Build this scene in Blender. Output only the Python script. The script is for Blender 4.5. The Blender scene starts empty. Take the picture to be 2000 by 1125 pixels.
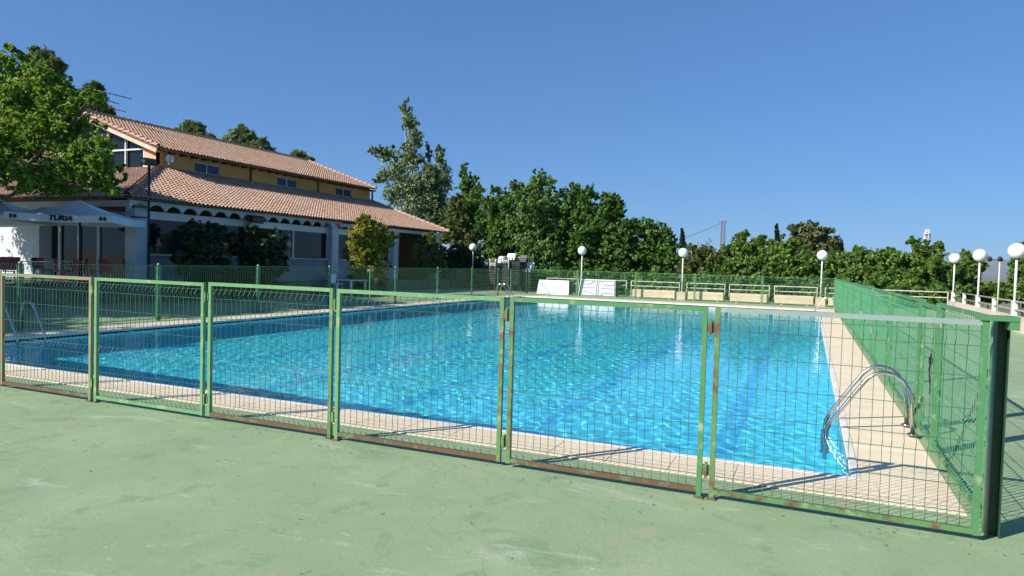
import bpy, math, random
import numpy as np
from mathutils import Matrix, Vector

S = bpy.context.scene
COL = S.collection
random.seed(4)

# ------------------------------------------------------------------ camera
FPX = 1333.5                                   # focal length in pixels of a 2000 px wide frame
CR = Vector((0.91600898, 0.40020679, 0.02760575))
CU = Vector((-0.03923706, 0.02089679, 0.9990114))
CF = Vector((-0.39923427, 0.91618658, -0.03484459))
EYE = Vector((0, 0, 1.6))
cam = bpy.data.cameras.new('camera')
cam_o = bpy.data.objects.new('camera', cam)
COL.objects.link(cam_o)
cam_o.matrix_world = Matrix(((CR.x, CU.x, -CF.x, EYE.x), (CR.y, CU.y, -CF.y, EYE.y), (CR.z, CU.z, -CF.z, EYE.z), (0, 0, 0, 1)))
cam.sensor_width = 36
cam.lens = 36 * FPX / 2000
cam.clip_end = 40000
S.camera = cam_o

# ------------------------------------------------------------------ sky, sun, exposure
SUN_EL = math.radians(32)
SUN_AZ = math.radians(50.5)
SUN_DIR = Vector((-math.cos(SUN_AZ) * math.cos(SUN_EL), -math.sin(SUN_AZ) * math.cos(SUN_EL), math.sin(SUN_EL)))
world = bpy.data.worlds.new('World')
S.world = world
world.use_nodes = True
wt = world.node_tree
sky = wt.nodes.new('ShaderNodeTexSky')
sky.sky_type = 'NISHITA'
sky.sun_disc = False
sky.sun_elevation = SUN_EL
sky.sun_rotation = math.atan2(SUN_DIR.x, SUN_DIR.y)
sky.altitude = 0
sky.air_density = 1.0
sky.dust_density = 0.0
sky.ozone_density = 1.0
soft = wt.nodes.new('ShaderNodeGamma')                  # the phone's tone curve flattens the clear sky
soft.inputs[1].default_value = 0.55
tint = wt.nodes.new('ShaderNodeMix')
tint.data_type = 'RGBA'
tint.blend_type = 'MULTIPLY'
tint.inputs[0].default_value = 1.0
tint.inputs[7].default_value = (.44, .885, 1.62, 1)
wt.links.new(sky.outputs[0], soft.inputs[0])
wt.links.new(soft.outputs[0], tint.inputs[6])
wt.links.new(tint.outputs[2], wt.nodes['Background'].inputs[0])
wt.nodes['Background'].inputs[1].default_value = 0.10
sun = bpy.data.lights.new('sun', 'SUN')
sun.energy = 4.6
sun.angle = math.radians(0.5)
sun.color = (1.0, 0.94, 0.85)
sun.cycles.is_caustics_light = True
sun_o = bpy.data.objects.new('sun', sun)
COL.objects.link(sun_o)
sun_o.rotation_euler = SUN_DIR.to_track_quat('Z', 'Y').to_euler()
S.view_settings.view_transform = 'Standard'
S.view_settings.look = 'None'
S.view_settings.exposure = 0.68
S.view_settings.gamma = 1
S.view_settings.use_curve_mapping = False
S.cycles.use_denoising = True
S.cycles.max_bounces = 12
S.cycles.diffuse_bounces = 8
S.cycles.transmission_bounces = 8
S.cycles.transparent_max_bounces = 8

# ------------------------------------------------------------------ helpers
def ray(px, py):
    return CR * ((px - 1000) / FPX) - CU * ((py - 562.5) / FPX) + CF

def aty(px, py, Y):
    d = ray(px, py)
    return EYE + d * (Y / d.y)

def atx(px, py, X):
    d = ray(px, py)
    return EYE + d * (X / d.x)

def depth(P):
    return (Vector(P) - EYE).dot(CF)

ORIG = {}

def link(o, parent=None):
    COL.objects.link(o)
    if parent is not None:
        o.parent = parent
    return o

def tag(o, label=None, cat=None, group=None, kind=None):
    if label: o['label'] = label
    if cat: o['category'] = cat
    if group: o['group'] = group
    if kind: o['kind'] = kind
    return o

def thing(name, loc, label, cat, group=None):
    o = bpy.data.objects.new(name, None)
    o.empty_display_size = 0.2
    o.location = loc
    link(o)
    ORIG[o.name] = Vector(loc)
    return tag(o, label, cat, group)

def copy_tree(o, loc, label, group=None, parent=None):
    c = o.copy()
    COL.objects.link(c)
    c.parent = parent
    if parent is None:
        c.location = loc
        ORIG[c.name] = Vector(loc)
        if label: c['label'] = label
        if group: c['group'] = group
    for ch in list(o.children):
        copy_tree(ch, None, None, None, c)
    return c

class MB:
    """collects shapes given in world coordinates; build() links them as one mesh object"""
    def __init__(s):
        s.v, s.f, s.sm = [], [], []
    def poly(s, pts, smooth=False):
        n = len(s.v)
        s.v += [tuple(p) for p in pts]
        s.f.append(tuple(range(n, n + len(pts))))
        s.sm.append(smooth)
        return s
    def box(s, x0, x1, y0, y1, z0, z1, rz=0, c=None):
        P = [(x0, y0, z0), (x1, y0, z0), (x1, y1, z0), (x0, y1, z0), (x0, y0, z1), (x1, y0, z1), (x1, y1, z1), (x0, y1, z1)]
        if rz:
            c = c or ((x0 + x1) / 2, (y0 + y1) / 2)
            co, si = math.cos(rz), math.sin(rz)
            P = [(c[0] + (x - c[0]) * co - (y - c[1]) * si, c[1] + (x - c[0]) * si + (y - c[1]) * co, z) for x, y, z in P]
        return s.hexa(P)
    def hexa(s, P):
        n = len(s.v)
        s.v += [tuple(p) for p in P]
        for f in ((3, 2, 1, 0), (4, 5, 6, 7), (0, 1, 5, 4), (1, 2, 6, 5), (2, 3, 7, 6), (3, 0, 4, 7)):
            s.f.append(tuple(n + i for i in f))
            s.sm.append(False)
        return s
    def bevel_box(s, x0, x1, y0, y1, z0, z1, b):
        """box whose top and vertical edges are chamfered"""
        def ring(i, z):
            return [(x0 + i, y0 + 2 * b, z), (x0 + 2 * b, y0 + i, z), (x1 - 2 * b, y0 + i, z), (x1 - i, y0 + 2 * b, z), (x1 - i, y1 - 2 * b, z), (x1 - 2 * b, y1 - i, z), (x0 + 2 * b, y1 - i, z), (x0 + i, y1 - 2 * b, z)]
        n = len(s.v)
        s.v += ring(0, z0) + ring(0, z1 - b) + ring(b, z1)
        for k in range(2):
            for i in range(8):
                j = (i + 1) % 8
                s.f.append((n + k * 8 + i, n + k * 8 + j, n + k * 8 + 8 + j, n + k * 8 + 8 + i)); s.sm.append(False)
        s.f.append(tuple(range(n + 16, n + 24))); s.sm.append(False)
        s.f.append(tuple(range(n + 7, n - 1, -1))); s.sm.append(False)
        return s
    def tube(s, pts, r, n=8, smooth=True, cap=True):
        pts = [Vector(p) for p in pts]
        rs = r if isinstance(r, (list, tuple)) else [r] * len(pts)
        base = len(s.v)
        prev = None
        for i, p in enumerate(pts):
            t = (pts[min(i + 1, len(pts) - 1)] - pts[max(i - 1, 0)])
            t = t.normalized() if t.length > 1e-9 else Vector((0, 0, 1))
            if prev is None:
                a = Vector((0, 0, 1)) if abs(t.z) < 0.9 else Vector((1, 0, 0))
                u = t.cross(a).normalized()
            else:
                u = (prev - t * prev.dot(t)).normalized()
            prev = u
            w = t.cross(u)
            for k in range(n):
                an = 2 * math.pi * (k + .5) / n
                s.v.append(tuple(p + (u * math.cos(an) + w * math.sin(an)) * rs[i]))
        for i in range(len(pts) - 1):
            for k in range(n):
                k2 = (k + 1) % n
                s.f.append((base + i * n + k, base + i * n + k2, base + (i + 1) * n + k2, base + (i + 1) * n + k))
                s.sm.append(smooth)
        if cap:
            s.f.append(tuple(base + k for k in range(n - 1, -1, -1))); s.sm.append(False)
            e = base + (len(pts) - 1) * n
            s.f.append(tuple(e + k for k in range(n))); s.sm.append(False)
        return s
    def sphere(s, c, r, nu=20, nv=12, sq=1.0):
        base = len(s.v)
        for j in range(nv + 1):
            th = math.pi * j / nv
            for i in range(nu):
                ph = 2 * math.pi * i / nu
                s.v.append((c[0] + r * math.sin(th) * math.cos(ph), c[1] + r * math.sin(th) * math.sin(ph), c[2] + r * sq * math.cos(th)))
        for j in range(nv):
            for i in range(nu):
                i2 = (i + 1) % nu
                s.f.append((base + j * nu + i, base + (j + 1) * nu + i, base + (j + 1) * nu + i2, base + j * nu + i2)); s.sm.append(True)
        return s
    def bar(s, a, b, w, h):
        """rectangular bar from a to b; w across, h along the up side"""
        a, b = Vector(a), Vector(b)
        t = (b - a).normalized()
        up = Vector((0, 0, 1)) if abs(t.z) < 0.95 else Vector((0, 1, 0))
        u = t.cross(up).normalized() * (w / 2)
        v = u.normalized().cross(t).normalized() * (h / 2)
        return s.hexa([a - u - v, a + u - v, b + u - v, b - u - v, a - u + v, a + u + v, b + u + v, b - u + v])
    def mesh(s, name, mat, o=Vector((0, 0, 0))):
        m = bpy.data.meshes.new(name)
        m.from_pydata([(x - o[0], y - o[1], z - o[2]) for x, y, z in s.v], [], s.f)
        m.polygons.foreach_set('use_smooth', s.sm)
        m.materials.append(mat)
        m.update()
        return m
    def build(s, name, mat, parent=None, label=None):
        root = parent
        while root is not None and root.parent is not None:
            root = root.parent
        o = ORIG.get(root.name, Vector((0, 0, 0))) if root is not None else Vector((0, 0, 0))
        ob = bpy.data.objects.new(name, s.mesh(name, mat, o))
        link(ob, parent)
        if label: ob['label'] = label
        return ob

def structure(name, mb, mat):
    o = mb.build(name, mat)
    o['kind'] = 'structure'
    return o

# ------------------------------------------------------------------ materials
def nodes(name):
    m = bpy.data.materials.new(name)
    m.use_nodes = True
    t = m.node_tree
    return m, t, t.nodes['Principled BSDF']

def N(t, typ, **k):
    n = t.nodes.new(typ)
    for a, v in k.items():
        if a in n.inputs:
            n.inputs[a].default_value = v
        else:
            setattr(n, a, v)
    return n

def ramp(t, fac, stops):
    r = t.nodes.new('ShaderNodeValToRGB')
    e = r.color_ramp.elements
    while len(e) < len(stops):
        e.new(0.5)
    for el, (p, c) in zip(e, stops):
        el.position = p
        el.color = (*c, 1) if len(c) == 3 else c
    t.links.new(fac, r.inputs[0])
    return r.outputs[0]

def mix(t, fac, a, b, mode='MIX'):
    m = t.nodes.new('ShaderNodeMix')
    m.data_type = 'RGBA'
    m.blend_type = mode
    for sock, v in ((m.inputs[0], fac), (m.inputs[6], a), (m.inputs[7], b)):
        if isinstance(v, (int, float)):
            sock.default_value = v
        elif isinstance(v, (tuple, list)):
            sock.default_value = (*v, 1)
        else:
            t.links.new(v, sock)
    return m.outputs[2]

def noise(t, scale, detail=4, rough=.55, stretch=None, dist=0):
    g = t.nodes.new('ShaderNodeNewGeometry')
    n = N(t, 'ShaderNodeTexNoise', Scale=scale, Detail=detail, Roughness=rough, Distortion=dist)
    if stretch:
        mp = t.nodes.new('ShaderNodeMapping')
        mp.inputs['Scale'].default_value = stretch
        t.links.new(g.outputs['Position'], mp.inputs[0])
        t.links.new(mp.outputs[0], n.inputs['Vector'])
    else:
        t.links.new(g.outputs['Position'], n.inputs['Vector'])
    return n.outputs[0]

def add_bump(t, b, h, strength, dist=.02):
    bm = N(t, 'ShaderNodeBump', Strength=strength, Distance=dist)
    t.links.new(h, bm.inputs['Height'])
    t.links.new(bm.outputs[0], b.inputs['Normal'])

def plain(name, c, rough=.6, c2=None, scale=3, metal=0, bump=0, spec=.5, bscale=None):
    m, t, b = nodes(name)
    b.inputs['Roughness'].default_value = rough
    b.inputs['Metallic'].default_value = metal
    b.inputs['Specular IOR Level'].default_value = spec
    if c2 is None:
        c2 = tuple(x * .8 for x in c)
    n = noise(t, scale)
    t.links.new(mix(t, ramp(t, n, [(.35, (0, 0, 0)), (.65, (1, 1, 1))]), c, c2), b.inputs['Base Color'])
    if bump:
        add_bump(t, b, noise(t, bscale or scale * 8), bump, .01)
    return m

def painted(name, c, rust_at, c2=None, rusty=(.11, .055, .03)):
    """weathered green paint; rust shows where the noise rises over rust_at"""
    m, t, b = nodes(name)
    b.inputs['Roughness'].default_value = .45
    base = mix(t, noise(t, 2.2, 3), c, c2 or tuple(x * .72 for x in c))
    base = mix(t, ramp(t, noise(t, 9, 5), [(.55, (0, 0, 0)), (.75, (1, 1, 1))]), base, (.36, .40, .22))
    n = noise(t, 5.5, 6, .65)
    rust = mix(t, noise(t, 30, 4), rusty, tuple(min(1, x * 1.5) for x in rusty))
    t.links.new(mix(t, ramp(t, n, [(rust_at, (0, 0, 0)), (rust_at + .13, (1, 1, 1))]), base, rust), b.inputs['Base Color'])
    add_bump(t, b, noise(t, 60, 4), .25, .004)
    return m

def leafy(name, cols, trans=.3, rough=.55):
    m, t, b = nodes(name)
    g = t.nodes.new('ShaderNodeNewGeometry')
    k = len(cols) - 1
    c = ramp(t, g.outputs['Random Per Island'], [(i / max(1, k), q) for i, q in enumerate(cols)])
    c = mix(t, ramp(t, noise(t, .9, 2), [(.3, (0, 0, 0)), (.7, (1, 1, 1))]), c, mix(t, 1.0, c, (.72, .80, .62), 'MULTIPLY'))
    t.links.new(c, b.inputs['Base Color'])
    b.inputs['Roughness'].default_value = rough
    b.inputs['Specular IOR Level'].default_value = .35
    tr = t.nodes.new('ShaderNodeBsdfTranslucent')
    t.links.new(mix(t, 1.0, c, (1.3, 1.25, .6), 'MULTIPLY'), tr.inputs[0])
    ms = N(t, 'ShaderNodeMixShader', Fac=trans)
    t.links.new(b.outputs[0], ms.inputs[1])
    t.links.new(tr.outputs[0], ms.inputs[2])
    t.links.new(ms.outputs[0], t.nodes['Material Output'].inputs[0])
    return m

M = {}
# green painted concrete with worn patches, scuffs and dust
def deck_material():
    m, t, b = nodes('green_concrete')
    b.inputs['Roughness'].default_value = .75
    b.inputs['Specular IOR Level'].default_value = .3
    c = mix(t, noise(t, .35, 4, .6), (.278, .368, .204), (.226, .322, .174))
    c = mix(t, ramp(t, noise(t, 1.1, 6, .65, dist=.6), [(.42, (0, 0, 0)), (.70, (.8, .8, .8))]), c, (.315, .412, .228))
    c = mix(t, ramp(t, noise(t, 2.6, 8, .72, dist=.9), [(.36, (.7, .7, .7)), (.46, (0, 0, 0))]), c, (.190, .288, .150))
    c = mix(t, ramp(t, noise(t, 1.9, 8, .7, (.5, 1.5, 1), .8), [(.585, (0, 0, 0)), (.68, (.8, .8, .8))]), c, (.41, .46, .32))
    c = mix(t, ramp(t, noise(t, 5.2, 8, .75, (.5, 1.7, 1), 1.4), [(.62, (0, 0, 0)), (.68, (.8, .8, .8))]), c, (.52, .55, .41))
    c = mix(t, ramp(t, noise(t, .8, 7, .7, dist=1.5), [(.585, (0, 0, 0)), (.72, (.6, .6, .6))]), c, (.40, .345, .235))
    c = mix(t, ramp(t, noise(t, 9, 6, .7), [(.31, (1, 1, 1)), (.36, (0, 0, 0))]), c, (.13, .17, .09))
    c = mix(t, 1.0, c, ramp(t, noise(t, 70, 3, .7), [(.3, (.90, .90, .90)), (.7, (1.08, 1.08, 1.08))]), 'MULTIPLY')
    gm = t.nodes.new('ShaderNodeNewGeometry')
    wob = N(t, 'ShaderNodeTexNoise', Scale=1.3, Detail=5.0, Roughness=.6)
    t.links.new(gm.outputs['Position'], wob.inputs['Vector'])
    ad = N(t, 'ShaderNodeVectorMath', operation='ADD')
    t.links.new(gm.outputs['Position'], ad.inputs[0])
    t.links.new(wob.outputs['Color'], ad.inputs[1])
    vo = N(t, 'ShaderNodeTexVoronoi', Scale=.33)
    vo.feature = 'DISTANCE_TO_EDGE'
    t.links.new(ad.outputs[0], vo.inputs['Vector'])
    c = mix(t, ramp(t, vo.outputs['Distance'], [(.0015, (.28, .28, .28)), (.0035, (0, 0, 0))]), c, (.15, .19, .11))
    t.links.new(c, b.inputs['Base Color'])
    add_bump(t, b, noise(t, 24, 8, .7), .35, .01)
    return m
M['deck'] = deck_material()
M['slab'] = plain('coping_stone', (.79, .66, .465), .75, (.71, .585, .405), 2.5, bump=.3, bscale=60)
M['joint'] = plain('coping_joint', (.60, .49, .36), .9, scale=6)
M['edge'] = plain('white_coping_edge', (.78, .75, .68), .6, (.62, .58, .50), 4)
M['green'] = painted('green_paint', (.085, .25, .095), .64)
M['green_pale'] = painted('pale_green_paint', (.15, .34, .145), .62)
M['green_dark'] = painted('deep_green_paint', (.045, .20, .085), .74)
M['green_black'] = plain('blackened_green_paint', (.022, .075, .035), .5)  # the corner post's shade is put into this near-black green
M['rusty'] = painted('rusty_green_paint', (.12, .25, .095), .50)
M['rustier'] = painted('very_rusty_rail', (.16, .20, .09), .34)
M['brown_rail'] = painted('brown_weathered_rail', (.23, .29, .14), .46, rusty=(.22, .15, .085))
M['galv'] = painted('galvanised_rail', (.27, .33, .31), .70, (.21, .29, .25), rusty=(.14, .30, .15))
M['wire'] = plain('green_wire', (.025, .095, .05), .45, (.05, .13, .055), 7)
M['wire_lit'] = plain('bright_green_wire', (.085, .30, .15), .45, (.07, .24, .12), 7)  # brighter green wire of the far fence, ladder-side fence and gate
M['steel'] = plain('stainless_steel', (.62, .60, .57), .22, (.50, .48, .45), 5, metal=1)
M['white'] = plain('white_plaster', (.62, .66, .71), .8, (.54, .58, .64), 1.5, bump=.15)
M['lowwall'] = plain('grey_blue_plaster', (.30, .32, .37), .85, (.24, .26, .30), 1.2, bump=.15)
M['cream'] = plain('cream_concrete', (.72, .58, .42), .8, (.60, .48, .34), 2.0, bump=.3)
M['pinkwall'] = plain('pale_pink_concrete', (.66, .55, .46), .85, (.55, .45, .37), 1.2, bump=.3)
M['railpaint'] = plain('rail_paint', (.60, .58, .50), .5, (.46, .43, .36), 4)
M['pole'] = plain('lamp_pole_paint', (.70, .70, .68), .45, (.58, .58, .55), 3)
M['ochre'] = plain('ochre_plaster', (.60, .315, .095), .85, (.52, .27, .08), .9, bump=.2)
M['ochre_lit'] = plain('peach_plaster', (.70, .42, .24), .85, (.60, .34, .18), 1.2)  # sunlight on the gable is put into this paler ochre
M['timber'] = plain('brown_timber', (.13, .07, .035), .7, (.08, .045, .025), 6)
M['verge'] = plain('pale_verge_board', (.66, .52, .36), .7, (.52, .40, .27), 3)
M['dark'] = plain('black_metal', (.02, .02, .022), .45, (.035, .03, .03), 6)
M['plastic'] = plain('white_plastic', (.80, .80, .80), .4, (.72, .73, .75), 2)
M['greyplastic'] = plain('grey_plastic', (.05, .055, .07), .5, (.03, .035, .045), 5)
M['lilac'] = plain('lilac_grey_plastic', (.115, .112, .122), .5, (.07, .07, .08), 5)  # chair stacks and rear tabletops: their shade is put into this dark grey
M['ribgrey'] = plain('grey_moulded_plastic', (.50, .51, .55), .5, (.42, .43, .47), 5)  # grey stands in for shade in the grooves of the white underside
M['red'] = plain('red_plastic', (.45, .02, .025), .4, (.32, .015, .02), 4)
M['canvas'] = plain('white_canvas', (.72, .74, .76), .9, (.64, .66, .69), 2)
M['print'] = plain('dark_print', (.02, .025, .035), .8)
M['bark'] = plain('tree_bark', (.16, .115, .075), .95, (.09, .065, .045), 5, bump=.8)
M['palebark'] = plain('pale_bark', (.42, .40, .35), .9, (.24, .22, .18), 4, bump=.5)
M['earth'] = plain('dry_earth', (.20, .19, .10), .95, (.12, .14, .06), .12, bump=.4)
M['terrace'] = plain('terrace_paving', (.16, .20, .14), .9, (.11, .13, .10), .8, bump=.3)
M['greymast'] = plain('grey_mast_steel', (.15, .14, .18), .6)
M['redmast'] = plain('red_mast_paint', (.45, .10, .08), .6)
M['mount'] = plain('mountain_scrub', (.10, .12, .10), 1, (.15, .15, .13), .0015)
M['chain'] = plain('dark_chain', (.03, .03, .03), .5, metal=.6)

def lamp_glass():
    m, t, b = nodes('opal_globe')
    t.links.new(mix(t, ramp(t, noise(t, 4, 5), [(.4, (0, 0, 0)), (.75, (1, 1, 1))]), (.86, .86, .85), (.70, .68, .62)), b.inputs['Base Color'])
    b.inputs['Roughness'].default_value = .18
    b.inputs['Subsurface Weight'].default_value = .25
    b.inputs['Subsurface Radius'].default_value = (.1, .1, .1)
    return m
M['globe'] = lamp_glass()

def window_glass(name, c, rough=.05):
    m, t, b = nodes(name)
    b.inputs['Base Color'].default_value = (*c, 1)
    b.inputs['Roughness'].default_value = rough
    b.inputs['Specular IOR Level'].default_value = .32
    add_bump(t, b, noise(t, 1.2, 2), .06, .02)
    return m
M['glass'] = window_glass('dark_window_glass', (.012, .016, .022))
M['bluepane'] = window_glass('blue_window_glass', (.012, .018, .05), .2)

def tile_material():
    m, t, b = nodes('clay_roof_tile')
    b.inputs['Roughness'].default_value = .85
    b.inputs['Specular IOR Level'].default_value = .25
    g = t.nodes.new('ShaderNodeNewGeometry')
    oi = t.nodes.new('ShaderNodeObjectInfo')
    ad = N(t, 'ShaderNodeMath', operation='ADD')
    t.links.new(g.outputs['Random Per Island'], ad.inputs[0])
    t.links.new(oi.outputs['Random'], ad.inputs[1])
    fr = N(t, 'ShaderNodeMath', operation='FRACT')
    t.links.new(ad.outputs[0], fr.inputs[0])
    c = ramp(t, fr.outputs[0], [(0, (.42, .25, .165)), (.3, (.49, .305, .205)), (.55, (.45, .275, .19)), (.8, (.55, .365, .26)), (1, (.38, .225, .155))])
    c = mix(t, ramp(t, noise(t, .7, 5), [(.4, (0, 0, 0)), (.75, (.6, .6, .6))]), c, (.49, .40, .31))
    t.links.new(c, b.inputs['Base Color'])
    return m
M['tile'] = tile_material()
M['pan'] = plain('clay_pan_tile', (.26, .13, .09), .9, (.17, .09, .065), 5)

def basin_material():
    m, t, b = nodes('pool_mosaic')
    b.inputs['Roughness'].default_value = .5
    c = mix(t, noise(t, .5, 3), (.12, .87, .99), (.09, .82, .97))
    g = t.nodes.new('ShaderNodeNewGeometry')
    br = N(t, 'ShaderNodeTexVoronoi', Scale=18.0)
    br.distance = 'CHEBYCHEV'
    t.links.new(g.outputs['Position'], br.inputs['Vector'])
    c = mix(t, .22, c, mix(t, 1.0, c, br.outputs['Color'], 'MULTIPLY'))
    t.links.new(c, b.inputs['Base Color'])
    return m
M['basin'] = basin_material()
M['lane'] = plain('dark_blue_mosaic', (.06, .56, .84), .5, (.07, .60, .86), 4)

def water_material():
    m = bpy.data.materials.new('pool_water')
    m.use_nodes = True
    t = m.node_tree
    t.nodes.clear()
    g = N(t, 'ShaderNodeBsdfGlass', IOR=1.33, Roughness=0.0)
    g.inputs['Color'].default_value = (.96, .995, 1, 1)
    o = t.nodes.new('ShaderNodeOutputMaterial')
    t.links.new(g.outputs[0], o.inputs[0])
    return m
M['water'] = water_material()

# ------------------------------------------------------------------ ground, deck, pool
PX0, PX1, PY0, PY1 = -13.25, 0.37, 5.93, 31.58          # water rectangle
CX0, CX1, CY0, CY1 = -14.05, 1.03, 5.37, 33.0           # outside of the coping

g = MB()
nr, na = 14, 48
rad = [0] + [30 * 1.62 ** i for i in range(nr)]
for i in range(nr):
    for k in range(na):
        a0, a1 = 2 * math.pi * k / na, 2 * math.pi * (k + 1) / na
        P = lambda r, a: (r * math.cos(a), 20 + r * math.sin(a), -2.4)
        if i == 0:
            g.poly([P(0, 0), P(rad[1], a0), P(rad[1], a1)])
        else:
            g.poly([P(rad[i], a0), P(rad[i + 1], a0), P(rad[i + 1], a1), P(rad[i], a1)])
structure('ground', g, M['earth'])

def wall_x(y):                                          # inner face of the right hand parapet
    return 5.7 + .03 * (y - 25.4)

d = MB()
def sheet(pts, z=0.0):
    d.poly([(x, y, z) for x, y in pts])
sheet([(-60, -25), (CX0, -25), (CX0, 46), (-60, 46)])
sheet([(CX1, -25), (wall_x(-25) + .3, -25), (wall_x(38) + .3, 38), (CX1, 38)])
sheet([(CX0, -25), (CX1, -25), (CX1, CY0), (CX0, CY0)])
sheet([(CX0, CY1), (CX1, CY1), (CX1, 38), (CX0, 38)])
for a, b in (((-60, -25), (wall_x(-25) + .3, -25)), ((wall_x(-25) + .3, -25), (wall_x(38) + .3, 38)), ((wall_x(38) + .3, 38), (CX0, 38)), ((CX0, 38), (CX0, 46)), ((CX0, 46), (-60, 46)), ((-60, 46), (-60, -25))):
    d.poly([(*a, -2.5), (*b, -2.5), (*b, 0), (*a, 0)])
structure('pool_deck', d, M['deck'])

# coping: mortar bed with separate stone slabs and a white nosing at the water
c = MB()
c.box(CX0, CX1, CY0, PY0, -.2, .003); c.box(CX0, CX1, PY1, CY1, -.2, .003)
c.box(CX0, PX0, PY0, PY1, -.2, .0035); c.box(PX1, CX1, PY0, PY1, -.2, .0035)
coping = structure('pool_coping', c, M['joint'])
NOSE = .055
def slab_mesh(w, l):
    b = MB()
    b.bevel_box(0, w, 0, l, 0, .022, .002)
    return b.mesh('slab', M['slab'])
def lay(x0, x1, y0, y1, nx, ny):
    w, l = (x1 - x0) / nx, (y1 - y0) / ny
    me = slab_mesh(w - .005, l - .005)
    for i in range(nx):
        for j in range(ny):
            o = bpy.data.objects.new('slab', me)
            o.location = (x0 + i * w + .0025, y0 + j * l + .0025, -.0155 + random.uniform(0, .0015))
            link(o, coping)
lay(CX0, CX1, CY0, PY0 - NOSE, 30, 1)
lay(PX1 + NOSE, CX1, PY0 - NOSE, PY1 + NOSE, 1, 44)
lay(CX0, PX0 - NOSE, PY0 - NOSE, PY1 + NOSE, 1, 44)
lay(CX0, CX1, PY1 + NOSE, CY1, 25, 2)
e = MB()
for x0, x1, y0, y1 in ((PX0 - NOSE, PX1 + NOSE, PY0 - NOSE, PY0 + .012), (PX0 - NOSE, PX1 + NOSE, PY1 - .012, PY1 + NOSE), (PX0 - NOSE, PX0 + .012, PY0 + .012, PY1 - .012), (PX1 - .012, PX1 + NOSE, PY0 + .012, PY1 - .012)):
    e.bevel_box(x0, x1, y0, y1, -.03, .012, .005)
e.build('nosing', M['edge'], coping)

ZB0, ZB1 = -1.35, -1.95                                 # floor at the near and the far end
b = MB()
b.poly([(PX0, PY0, ZB0), (PX1, PY0, ZB0), (PX1, PY1, ZB1), (PX0, PY1, ZB1)])
for (ax, ay, az), (bx, by, bz) in (((PX1, PY0, ZB0), (PX0, PY0, ZB0)), ((PX1, PY1, ZB1), (PX1, PY0, ZB0)), ((PX0, PY1, ZB1), (PX1, PY1, ZB1)), ((PX0, PY0, ZB0), (PX0, PY1, ZB1))):
    b.poly([(ax, ay, 0), (bx, by, 0), (bx, by, bz), (ax, ay, az)])
basin = structure('pool_basin', b, M['basin'])
basin.cycles.is_caustics_receiver = True
fl = lambda y: ZB0 + (ZB1 - ZB0) * (y - PY0) / (PY1 - PY0) + .006
for X in (-.82, -2.95, -5.07, -7.2, -9.33, -11.46):
    l = MB()
    l.poly([(X - .11, PY0 + .9, fl(PY0 + .9)), (X + .11, PY0 + .9, fl(PY0 + .9)), (X + .11, PY1 - 1, fl(PY1 - 1)), (X - .11, PY1 - 1, fl(PY1 - 1))])
    for ye in (PY0 + .9, PY1 - 1.2):
        for sx in (-1, 1):
            x0, x1 = (X + .11, X + .42) if sx > 0 else (X - .42, X - .11)
            l.poly([(x0, ye, fl(ye)), (x1, ye, fl(ye)), (x1, ye + .2, fl(ye + .2)), (x0, ye + .2, fl(ye + .2))])
    o = l.build('lane_line', M['lane'], basin)
    o.cycles.is_caustics_receiver = True

def make_water():
    nx, ny = 480, 900
    xs = np.linspace(PX0 + .004, PX1 - .004, nx)
    ys = np.linspace(PY0 + .004, PY1 - .004, ny)
    X, Y = np.meshgrid(xs, ys, indexing='ij')
    r = np.random.default_rng(3)
    Z = np.zeros_like(X)
    for i in range(70):
        lam = .10 * (3.2 ** r.random())
        a = r.uniform(0, 2 * math.pi)
        k = 2 * math.pi / lam
        Z += .00013 * (lam / .22) ** 1.0 * np.sin(k * (math.cos(a) * X + math.sin(a) * Y) + r.uniform(0, 6.3))
    Z *= .75 + .25 * np.sin(X * .7 + 1.3 * np.sin(Y * .31)) * np.cos(Y * .43 + .8)
    v = np.stack([X, Y, Z - .05], -1).reshape(-1, 3)
    idx = np.arange(nx * ny).reshape(nx, ny)
    f = np.stack([idx[:-1, :-1], idx[1:, :-1], idx[1:, 1:], idx[:-1, 1:]], -1).reshape(-1, 4)
    return v, f

def np_mesh(name, v, f, mat, smooth=False):
    m = bpy.data.meshes.new(name)
    k = f.shape[1]
    m.vertices.add(len(v)); m.vertices.foreach_set('co', np.asarray(v, np.float32).ravel())
    m.loops.add(f.size); m.loops.foreach_set('vertex_index', f.astype(np.int32).ravel())
    m.polygons.add(len(f)); m.polygons.foreach_set('loop_start', np.arange(0, f.size, k, dtype=np.int32))
    m.polygons.foreach_set('use_smooth', np.full(len(f), smooth))
    m.materials.append(mat)
    m.update(calc_edges=True)
    return m
water = bpy.data.objects.new('pool_water', np_mesh('pool_water', *make_water(), M['water'], True))
link(water)
water['kind'] = 'structure'
water.cycles.is_caustics_caster = True

# ------------------------------------------------------------------ fences
KINKS = (.12, .56, 1.23)
HZ = (.075, .165, .33, .515, .605, .80, 1.0, 1.185, 1.275)
def wire_panel(w, z0=.07, z1=1.31, step=.0625, r=.0025, kd=-1, hz=HZ, jitter=.0):
    """welded wire sheet in local space: along +x, fold standing out along y"""
    mb = MB()
    n = max(2, round(w / step))
    for i in range(1, n):
        x = w * i / n + random.uniform(-jitter, jitter)
        dx = random.uniform(-jitter, jitter) * 2
        pts = [(x, 0, z0)]
        for k in KINKS:
            pts += [(x + dx, 0, k - .05), (x + dx, kd * .034, k), (x + dx, 0, k + .05)]
        pts.append((x, 0, z1))
        mb.tube(pts, r, 4, False, False)
    for z in hz:
        sag = random.uniform(-jitter, jitter) * 2
        mb.tube([(0, kd * .005, z), (w / 2, kd * .005, z + sag), (w, kd * .005, z)], r, 4, False, False)
    return mb

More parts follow.
